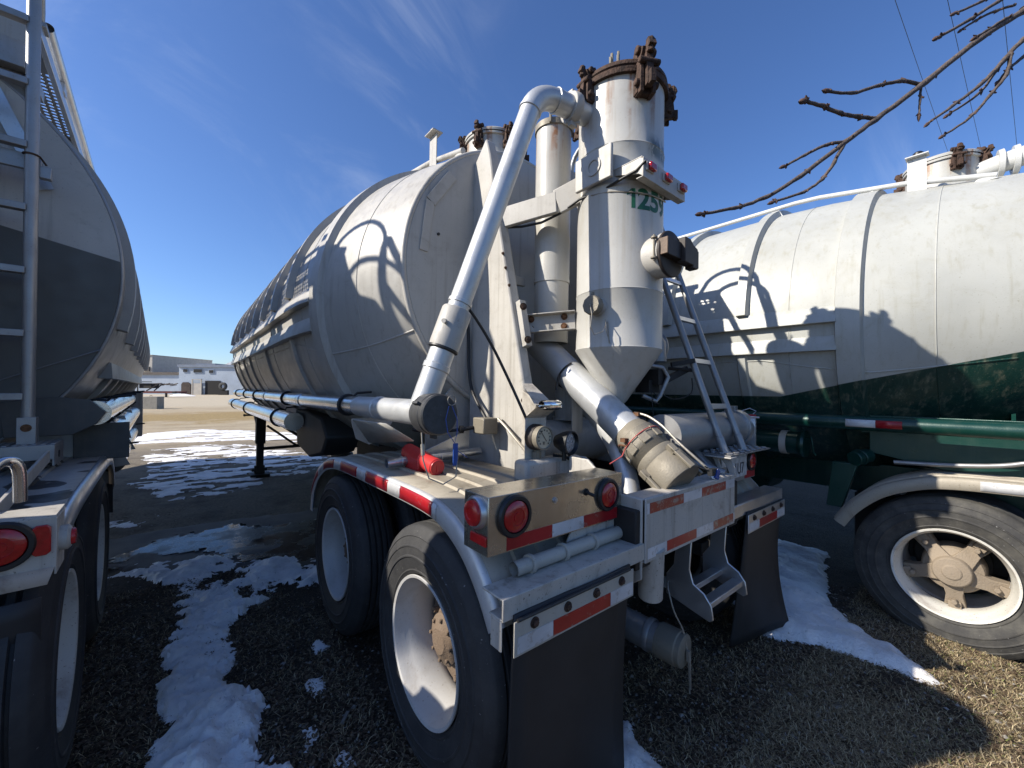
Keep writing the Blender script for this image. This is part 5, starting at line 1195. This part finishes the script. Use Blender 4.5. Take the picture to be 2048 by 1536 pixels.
tag(sn.build('snow', M['snow_thin']), 'thin trodden snow streaked over the gravel beside the landing legs', 'snow', kind='stuff')
# litter: dry grass blades, dead leaves, pebbles
rg = random.Random(3)
NEARW = [(.77, 1.03, 1.58), (.77, 1.03, 2.86)]
def scatter(nm, mat, n, region, fn, label, cat):
    mb = MB(); k = 0
    while k < n:
        x0, x1, y0, y1 = region[rg.randrange(len(region))]; x, y = rg.uniform(x0, x1), rg.uniform(y0, y1)
        d = (Vector((x, y, 0))-Vector((0, 0, 0))); f = d.dot(fw)
        if f < .4: continue
        if rg.random() > min(1, (2.6/f)**1.6): continue
        if abs(d.dot(rt)/f) > 1.5: continue
        dens = mn.noise(Vector((x*2.1, y*2.1, 11)))+.5*mn.noise(Vector((x*6, y*6, 13)))
        if dens < rg.uniform(-.75, .25): k += .15; continue
        fn(mb, x, y, gh2(x, y)); k += 1
    return tag(mb.build(nm, mat, flat=True), label, cat, kind='stuff')
def blade(mb, x, y, z, L=(.012, .052), w=.0011):
    a = rg.uniform(0, 2*PI); l = rg.uniform(*L); e = rg.uniform(.05, .75)**1.6*l; dx, dy = math.cos(a), math.sin(a); hw = w*rg.uniform(.6, 1.4)
    b = rg.uniform(-.5, .5)
    p0 = (x, y, z-.002); p1 = (x+dx*l*.5, y+dy*l*.5, z+e*.75+.003); a2 = a+b; p2 = (x+dx*l*.5+math.cos(a2)*l*.5, y+dy*l*.5+math.sin(a2)*l*.5, z+e*rg.uniform(.5, 1.1)+.002)
    sx, sy = -dy*hw, dx*hw
    mb.add([(p0[0]-sx, p0[1]-sy, p0[2]), (p0[0]+sx, p0[1]+sy, p0[2]), (p1[0]+sx, p1[1]+sy, p1[2]), (p1[0]-sx, p1[1]-sy, p1[2]), p2], [(0,1,2,3), (3,2,4)])
def leaf(mb, x, y, z):
    s = rg.uniform(.004, .014); Mx = Matrix.Rotation(rg.uniform(0, 6.3), 3, 'Z') @ Matrix.Rotation(rg.gauss(0, .35), 3, 'X') @ Matrix.Rotation(rg.gauss(0, .3), 3, 'Y'); c = Vector((x, y, z+.004+s*.2))
    mb.add([c+Mx @ Vector(p)*s for p in ((-1, 0, .1), (-.3, -.55, 0), (.5, -.4, .12), (1, 0, .2), (.4, .5, .05), (-.4, .45, .1))], [(0,1,2,5), (2,3,4,5)])
def pebble(mb, x, y, z):
    s = rg.uniform(.003, .010)*(1.6 if rg.random() < .06 else 1); vs = []
    for (a, b, c) in ((1,0,0),(-1,0,0),(0,1,0),(0,-1,0),(0,0,1),(0,0,-.6)): vs.append((x+a*s*rg.uniform(.7,1.3), y+b*s*rg.uniform(.7,1.3), z+c*s*rg.uniform(.5,.9)+s*.3))
    mb.add(vs, [(0,2,4),(2,1,4),(1,3,4),(3,0,4),(2,0,5),(1,2,5),(3,1,5),(0,3,5)])
REG = [(.9, 4.6, -1.2, 1.3), (.9, 4.6, -1.2, 1.3), (1.3, 4.2, -.9, .9), (-.7, .8, 1.0, 4.3), (.8, 3.2, .6, 3.6)]
scatter('dry_grass', M['grass'], 80000, [(1.7, 4.6, -1.2, .75)]*5+[(1.2, 3.4, .2, 1.4), (-.7, .8, 1.0, 4.3)], blade, 'dead flattened grass on the ground around the rear wheels', 'dry grass')
scatter('leaf_litter', M['leaf'], 60000, REG+[(-.7, .8, 1.0, 4.3)], leaf, 'brown dead leaves littering the shaded ground', 'leaf litter')
scatter('pebbles', M['pebble'], 12000, REG+[(-.8, .9, 3, 7)], pebble, 'small stones scattered over the dirt', 'pebbles')
scatter('green_sprouts', M['sprout'], 1600, [(1.9, 4.2, -1.0, .3)], lambda mb, x, y, z: blade(mb, x, y, z, (.012, .03), .003), 'a few green sprouts in the sunlit dry grass', 'grass')
# fallen twig in the sunlit corner
tw = MB(); tw.tube([(2.10, .02, gh2(2.1,.02)+.01), (2.25, .05, gh2(2.25,.05)+.02), (2.40, .16, gh2(2.4,.16)+.015), (2.48, .26, gh2(2.48,.26)+.02)], [.006, .006, .005, .003], 8); tw.tube([(2.25, .05, gh2(2.25,.05)+.02), (2.20, .12, gh2(2.2,.12)+.012)], [.004, .002], 6)
tag(tw.build('fallen_twig', M['wood_branch']), 'thin grey twig lying on the sunlit dead grass', 'twig')
wc = MB(); wc.obox((2.28, -.02, gh2(2.28,-.02)+.012), .10, .018, .008, Matrix.Rotation(-.5, 3, 'Z')); tag(wc.build('wood_chip', plain('pale wood', (.42, .30, .18), .8)), 'pale wood chip beside the fallen twig', 'wood chip')
wc = MB(); wc.obox((.62, 2.02, gh2(.62,2.02)+.012), .07, .016, .010, Matrix.Rotation(.9, 3, 'Z')); tag(wc.build('wood_chip', M['pebble']), 'pale splinter of wood in the shaded dirt near the tyres', 'wood chip')

# ================================================================== far side of the yard (local x along the facade, y away)
def far_root(nm, px, py_base, F, label, cat, group=None):
    u = (px-1024)/FPX*F; p = Vector((0,0,0)) + fw*F + rt*u; p.z = 0
    return empty(nm, (0,0,0), p, (0,0,-YAW), label, cat, group), F/FPX
b1, k = far_root('building', 330, 786, 86, 'long low whitewashed industrial building with dark openings across the yard', 'building')
def H(y): return CAM_H + (775-y)*k
def X(x): return (x-330)*k
n = MB(); n.box(X(200), X(382), 0, 12, -.3, H(751)); n.build('wall', M['b_white'], b1)
n = MB(); n.box(X(200), X(383), -.3, 12.3, H(751), H(746)); n.build('roof', M['b_roof'], b1)
n = MB(); n.box(X(381), X(520), -3, 12, -.3, H(737)); n.build('wall', M['b_white'], b1)
n = MB(); n.box(X(380), X(521), -3.3, 12, H(737), H(732)); n.build('roof', M['b_blue'], b1)
n = MB(); n.box(X(296), X(384), 12.1, 22, -.3, H(742)); n.build('upper_wall', M['b_brown'], b1)
for i, (a, b) in enumerate(((300, 304), (308, 327), (330, 338), (342, 349), (354, 361), (366, 372), (375, 381))):
    n = MB(); n.box(X(a), X(b), 11.9, 12.09, H(743), H(732)); n.build('slat' if i != 1 else 'dark_opening', M['b_brown'] if i != 1 else M['b_dark'], b1)
n = MB(); n.box(X(296), X(425), 12.1, 22, H(742), H(730)); n.build('upper_roof', M['b_dark'], b1); n = MB(); n.box(X(294), X(425), 11.8, 22, H(731.5), H(729.5)); n.build('upper_roof', M['b_blue'], b1)
n = MB(); n.box(X(303), X(347), 12.0, 20, H(731.4), H(721.5)); n.build('parapet', M['b_blue'], b1)
n = MB(); n.box(X(373), X(378), -.1, .4, H(751), H(737)); n.prism([(X(374), H(748)), (X(384), H(752)), (X(384), H(754)), (X(374), H(750))], 'y', -.2, .3); n.build('vent_duct', M['b_block'], b1)
for (a, b, y0, y1) in ((390, 398, 741, 746), (410, 426, 741, 747), (440, 448, 742.5, 748)):
    f = MB().box(X(a)-.1, X(b)+.1, -3.12, -3.05, H(y1)-.1, H(y0)+.1).build('window', M['b_white'], b1); MB().box(X(a), X(b), -3.16, -3.121, H(y1), H(y0)).build('pane', M['b_dark'], f)
n = MB(); n.box(X(433), X(462), -3.2, -3.05, -.2, H(763)); n.build('dark_doorway', M['b_dark'], b1)
n = MB(); n.prism([(X(387), 0), (X(405), 0), (X(405), H(770)), (X(400), H(766)), (X(390), H(766)), (X(387), H(770))], 'y', -3.2, -3.05); n.build('dark_doorway', M['b_brown'], b1)
n = MB()
for (a, b) in ((409, 411), (426, 428)): n.box(X(a), X(b), -3.5, -3.3, 0, H(760))
n.box(X(409), X(428), -3.5, -3.3, H(761), H(760)); n.box(X(411), X(426), -3.45, -3.38, 0, H(768)); n.build('gate_frame', M['b_block'], b1)
n = MB()
for xx in (369, 376): n.box(X(xx), X(xx)+.08, -.25, -.15, 0, H(752))
for i in range(9): n.box(X(369), X(376)+.08, -.25, -.17, .3+i*.42, .36+i*.42)
n.build('wall_ladder', M['b_dark'], b1)
b2, k2 = far_root('building', 270, 786, 100, 'pale concrete block building standing above the low white roof', 'building'); k = k2
def X2(x): return (x-270)*k2
def H2(y): return CAM_H + (775-y)*k2
n = MB(); n.box(X2(180), X2(304), 0, 20, -.3, H2(712)); n.build('wall', M['b_block'], b2); n = MB(); n.box(X2(179), X2(305), -.2, 20, H2(712), H2(711)); n.build('coping', M['b_block'], b2); n = MB(); n.box(X2(287), X2(300), -.4, -.05, H2(744), H2(735)); n.build('vent_box', M['b_roof'], b2)
b3, k3 = far_root('building', 450, 786, 110, 'snow covered gable roof behind the low building', 'building')
n = MB(); n.prism([((435-450)*k3, CAM_H+(775-736)*k3), ((480-450)*k3, CAM_H+(775-716)*k3), ((530-450)*k3, CAM_H+(775-736)*k3)], 'y', 0, 14); n.build('roof', M['snow'], b3); n = MB(); n.box((437-450)*k3, (528-450)*k3, .3, 13.7, -.3, CAM_H+(775-736)*k3); n.build('wall', M['b_white'], b3)
fl, k4 = far_root('flatbed_trailer', 300, 790, 62, 'rusty red flatbed trailer frame parked before the low white building', 'flatbed trailer')
def X4(x): return (x-300)*k4
def H4(y): return CAM_H+(775-y)*k4
n = MB(); n.box(X4(225), X4(350), 0, .3, H4(788), H4(784)); n.box(X4(225), X4(350), 2.0, 2.3, H4(788), H4(784)); n.box(X4(300), X4(350), .3, 2.0, H4(787), H4(785)); n.build('deck', M['b_rust'], fl)
n = MB()
for xx in (266, 274): n.box(X4(xx), X4(xx)+.12, 0, .12, H4(785), H4(764))
n.box(X4(240), X4(302), 0, .15, H4(766), H4(764.5)); n.box(X4(276), X4(300), .2, 1.6, H4(778), H4(768)); n.bar((X4(258), .1, H4(772)), (X4(268), .1, H4(783)), .12, .12); n.bar((X4(292), .1, H4(783)), (X4(315), .1, H4(770)), .14, .14); n.bar((X4(305), .3, H4(783)), (X4(322), .3, H4(769)), .12, .12)
n.build('frame', M['b_dark'], fl)
n = MB()
for i in range(9): n.bar((X4(300+i*5), .3+.2*(i % 3), H4(769+(i*7 % 5))), (X4(318+i*4), .5+.2*(i % 2), H4(768+(i*5 % 4))), .14, .12)
n.build('scrap_load', M['b_roof'], fl)
for xx in (238, 246): n = MB(); n.cyl((X4(xx), -.1, .5), (X4(xx), .3, .5), .5, 20, bev=.08); n.build('wheel', M['tyre'], fl)
n = MB(); n.cyl((X4(345), 0, H4(786)), (X4(352), 0, H4(786)), .12, 12); n.box(X4(330), X4(333), 0, .2, .0, H4(787)); n.build('hitch', M['b_dark'], fl)
ty, k5 = far_root('tyre', 445, 787, 80, 'big black tyre standing in the dark doorway of the low building', 'tyre')
n = MB(); n.lathe([(0, .32), (-.05, .38), (-.05, .72), (.0, .80), (.30, .80), (.35, .72), (.30, .35), (.0, .32)], (0, 0, 1.75), (0,1,0), 40); n.build('tread', M['tyre'], ty); n = MB(); n.obox((.0, .3, .5), 1.9, .5, .95); n.build('stand', M['b_dark'], ty)
bk_, k6 = far_root('concrete_block', 298, 818, 29, 'weathered concrete block standing on the dry grass beside the grey trailer', 'concrete block')
n = MB(); n.box(-.66, .60, 0, .6, -.05, .90); n.build('block', M['concrete'], bk_, bevel=.02); n = MB(); n.tube([(-.2, .3, .88), (-.18, .3, .98), (-.05, .3, .98), (-.03, .3, .88)], .015, 8); n.build('lifting_loop', M['rust'], bk_)
pl, k7 = far_root('snow_pile', 365, 789, 70, 'small heap of snow at the foot of the low building', 'snow pile')
n = MB(); n.lathe([(0, 1.7), (.12, 1.5), (.3, 1.0), (.42, .5), (.46, 1e-3)], (0,0,-.05), (0,0,1), 20)
for i, v in enumerate(n.v): n.v[i] = (v[0]*1.4, v[1]*.6, v[2]+.1*mn.noise(Vector(v)*1.5))
n.build('heap', M['snow'], pl)

# ================================================================== bare tree whose twigs reach in at the upper right
def PX(x, y, F): return fw*F + rt*((x-1024)/FPX*F) - up*((y-768)/FPX*F) + Vector((0,0,CAM_H))
tree = empty('bare_tree', (3.9, -1.35, 0), (3.9, -1.35, 0), (0,0,0), 'bare tree with budded grey twigs reaching into the sky above the white trailer', 'tree')
n = MB(); n.tube(arc_path([(3.9, -1.35, -.3), (3.92, -1.35, .9), (3.86, -1.32, 2.0), (3.80, -1.25, 3.0), (3.9, -1.3, 4.4), (4.0, -1.3, 5.6)], 5), [.13-.0036*i for i in range(26)], 18); n.build('trunk', M['wood_branch'], tree)
def twig(pts, w0, w1, parent, buds=True, nm='branch'):
    """pts: (x, y, depth) along the twig; widths in metres"""
    P = arc_path([tuple(p) for p in pts], 5); m = len(P); n = MB()
    P = [Vector(p)+Vector((rnd.uniform(-1,1), rnd.uniform(-1,1), rnd.uniform(-1,1)))*w1*.35 for p in P]
    rs = [(w0+(w1-w0)*i/(m-1))*(1.0+.22*(i % 5 == 0)) for i in range(m)]
    n.tube(P, rs, 10); b = n.build(nm, M['wood_branch'], parent)
    if buds:
        tip = (P[-1]-P[-2]).normalized(); MB().lathe([(-.006, w1), (.0, w1*1.7), (.010, w1*1.5), (.020, w1*.3)], P[-1], tip, 8).build('bud', M['bud'], b)
        for i in range(4, m-1, 5):
            d = (P[i+1]-P[i-1]).normalized(); s = d.cross(Vector((rnd.uniform(-1,1), rnd.uniform(-1,1), rnd.uniform(-1,1)))).normalized()
            q = MB()
            for sg in (-1, 1):
                if rnd.random() < .75: q.lathe([(0, w1*.9), (.004, w1*1.3), (.010+rnd.random()*.008, w1*.3)], P[i], (s*sg+d*.8).normalized(), 7)
                if rnd.random() < .5: q.lathe([(0, w1*.6), (.006, w1*1.0), (.012, w1*.5)], P[i]+d*.004, (s*sg*.6-d*.4+Vector((0,0,rnd.uniform(-.6,.6)))).normalized(), 6)
            if q.v: q.build('bud', M['bud'], b)
    return b
def px(*pts): return [PX(x, y, F) for x, y, F in pts]
B0 = px((2300, -150, 1.55), (2048, 22, 1.48), (1960, 77, 1.45), (1850, 165, 1.40), (1750, 240, 1.36), (1690, 285, 1.33), (1600, 352, 1.30), (1530, 395, 1.27), (1470, 415, 1.25), (1400, 429, 1.22))
limb = twig([Vector((3.80, -1.25, 3.0)), Vector((3.3, -.75, 3.15))]+B0[:2], .034, .0125, tree, False, 'limb')
def tw2(w0, w1, *p): return twig(px(*p), w0, w1, limb)
tw2(.0105, .0042, *[(2048, 22, 1.48), (1960, 77, 1.45), (1850, 165, 1.40), (1750, 240, 1.36), (1690, 285, 1.33), (1600, 352, 1.30), (1530, 395, 1.27), (1470, 415, 1.25), (1400, 429, 1.22)])
tw2(.0062, .0046, (1842, 168, 1.40), (1800, 163, 1.38), (1760, 170, 1.37), (1705, 186, 1.35), (1655, 183, 1.33))
tw2(.0066, .0056, (1752, 237, 1.36), (1715, 234, 1.35), (1680, 226, 1.33), (1645, 211, 1.32), (1606, 202, 1.30))
tw2(.0058, .0036, (1690, 284, 1.33), (1655, 289, 1.32), (1610, 310, 1.31), (1568, 333, 1.30))
tw2(.0056, .0036, (1690, 284, 1.33), (1668, 325, 1.31), (1645, 358, 1.30), (1605, 385, 1.28), (1545, 404, 1.26))
tw2(.0040, .0030, (1842, 172, 1.40), (1840, 200, 1.39), (1838, 232, 1.39))
tw2(.0090, .0036, (2120, 30, 1.50), (2048, 78, 1.47), (2010, 118, 1.45), (1962, 168, 1.42), (1905, 212, 1.40), (1855, 247, 1.38))
tw2(.0060, .0034, (2022, 108, 1.45), (2012, 150, 1.44), (1980, 190, 1.42), (1940, 235, 1.40), (1884, 273, 1.38))
tw2(.0050, .0034, (2012, 118, 1.46), (1990, 145, 1.45), (1955, 190, 1.43), (1893, 231, 1.41))
tw2(.0064, .0046, (2080, -40, 1.50), (1998, 2, 1.47), (1940, 40, 1.45), (1872, 76, 1.43))
tw2(.0046, .0032, (2030, 10, 1.48), (1990, 22, 1.47), (1950, 42, 1.46), (1922, 60, 1.45))
tw2(.0055, .0038, (2020, -30, 1.49), (1965, 2, 1.47), (1908, 28, 1.45))
tw2(.0066, .0032, (2110, 55, 1.50), (2048, 112, 1.48), (2015, 140, 1.46), (1995, 165, 1.45))
tw2(.0050, .0032, (2048, 24, 1.48), (2010, 38, 1.46), (1975, 60, 1.45), (1949, 75, 1.44))
# overhead wires far behind the white trailer
for (xa, ya, xb, yb, lab) in ((1793, 0, 1900, 312, 'thin overhead wire crossing the sky, leftmost of the wires by the twigs'), (1897, 0, 1968, 322, 'thin overhead wire crossing the sky between the two others'), (2006, 0, 2040, 350, 'thin overhead wire crossing the sky at the right photo edge')):
    p0, p1 = PX(xa, ya, 24), PX(xb, yb, 46); d = p1-p0; a, b = p0-d*.6, p1+d*.35; n = MB()
    n.tube([a+(b-a)*t-Vector((0,0,1.2*4*t*(1-t)*.25)) for t in [i/24 for i in range(25)]], .016, 6); tag(n.build('overhead_wire', M['black']), lab, 'overhead wire', 'overhead wires')

# ================================================================== light
SUN = Vector((-1.29, .57, 1.0)).normalized()
el = math.asin(SUN.z); az = math.atan2(SUN.x, SUN.y)       # azimuth from +y towards +x
sd = bpy.data.lights.new('sun', 'SUN'); so = bpy.data.objects.new('sun', sd); COL.objects.link(so)
sd.energy = SUN_E; sd.angle = R_(.53); sd.color = (1.0, .93, .82)
so.rotation_euler = (-SUN).to_track_quat('-Z', 'Y').to_euler()
wd = bpy.data.worlds.new('World'); scene.world = wd; wd.use_nodes = True; nt = wd.node_tree; nt.nodes.clear(); n = N(nt)
sky = n.node('ShaderNodeTexSky'); sky.sky_type = 'NISHITA'; sky.sun_disc = False; sky.sun_elevation = el; sky.sun_rotation = az
sky.altitude = 200; sky.air_density = 1.0; sky.dust_density = .6; sky.ozone_density = 7.0
tc = n.node('ShaderNodeTexCoord'); mp = n.node('ShaderNodeMapping'); n.link(tc.outputs['Generated'], mp.inputs[0]); mp.inputs['Rotation'].default_value = (.25, .5, .3); mp.inputs['Scale'].default_value = (1.3, 3.4, 1.0)
c1 = n.ramp(n.noise(mp.outputs[0], 2.2, 9, .62, .9), .45, .85); c2 = n.ramp(n.noise(tc.outputs['Generated'], 1.7, 4, .5), .42, .66)
cl = n.math('MULTIPLY', n.math('MULTIPLY', c1, c2), .20)
hs = n.node('ShaderNodeHueSaturation'); hs.inputs['Saturation'].default_value = 1.06; hs.inputs['Value'].default_value = 1.3; hs.inputs['Hue'].default_value = .507; n.link(sky.outputs[0], hs.inputs['Color']); mx = n.mix(cl, hs.outputs[0], (7.0, 7.6, 8.6)); bg = n.node('ShaderNodeBackground'); n.link(mx, bg.inputs[0]); bg.inputs[1].default_value = SKY_E
o = n.node('ShaderNodeOutputWorld'); n.link(bg.outputs[0], o.inputs[0])
scene.render.engine = 'CYCLES'
vs = scene.view_settings; vs.view_transform = 'Standard'; vs.look = 'None'; vs.gamma = 1; vs.exposure = EXPO; vs.use_curve_mapping = False
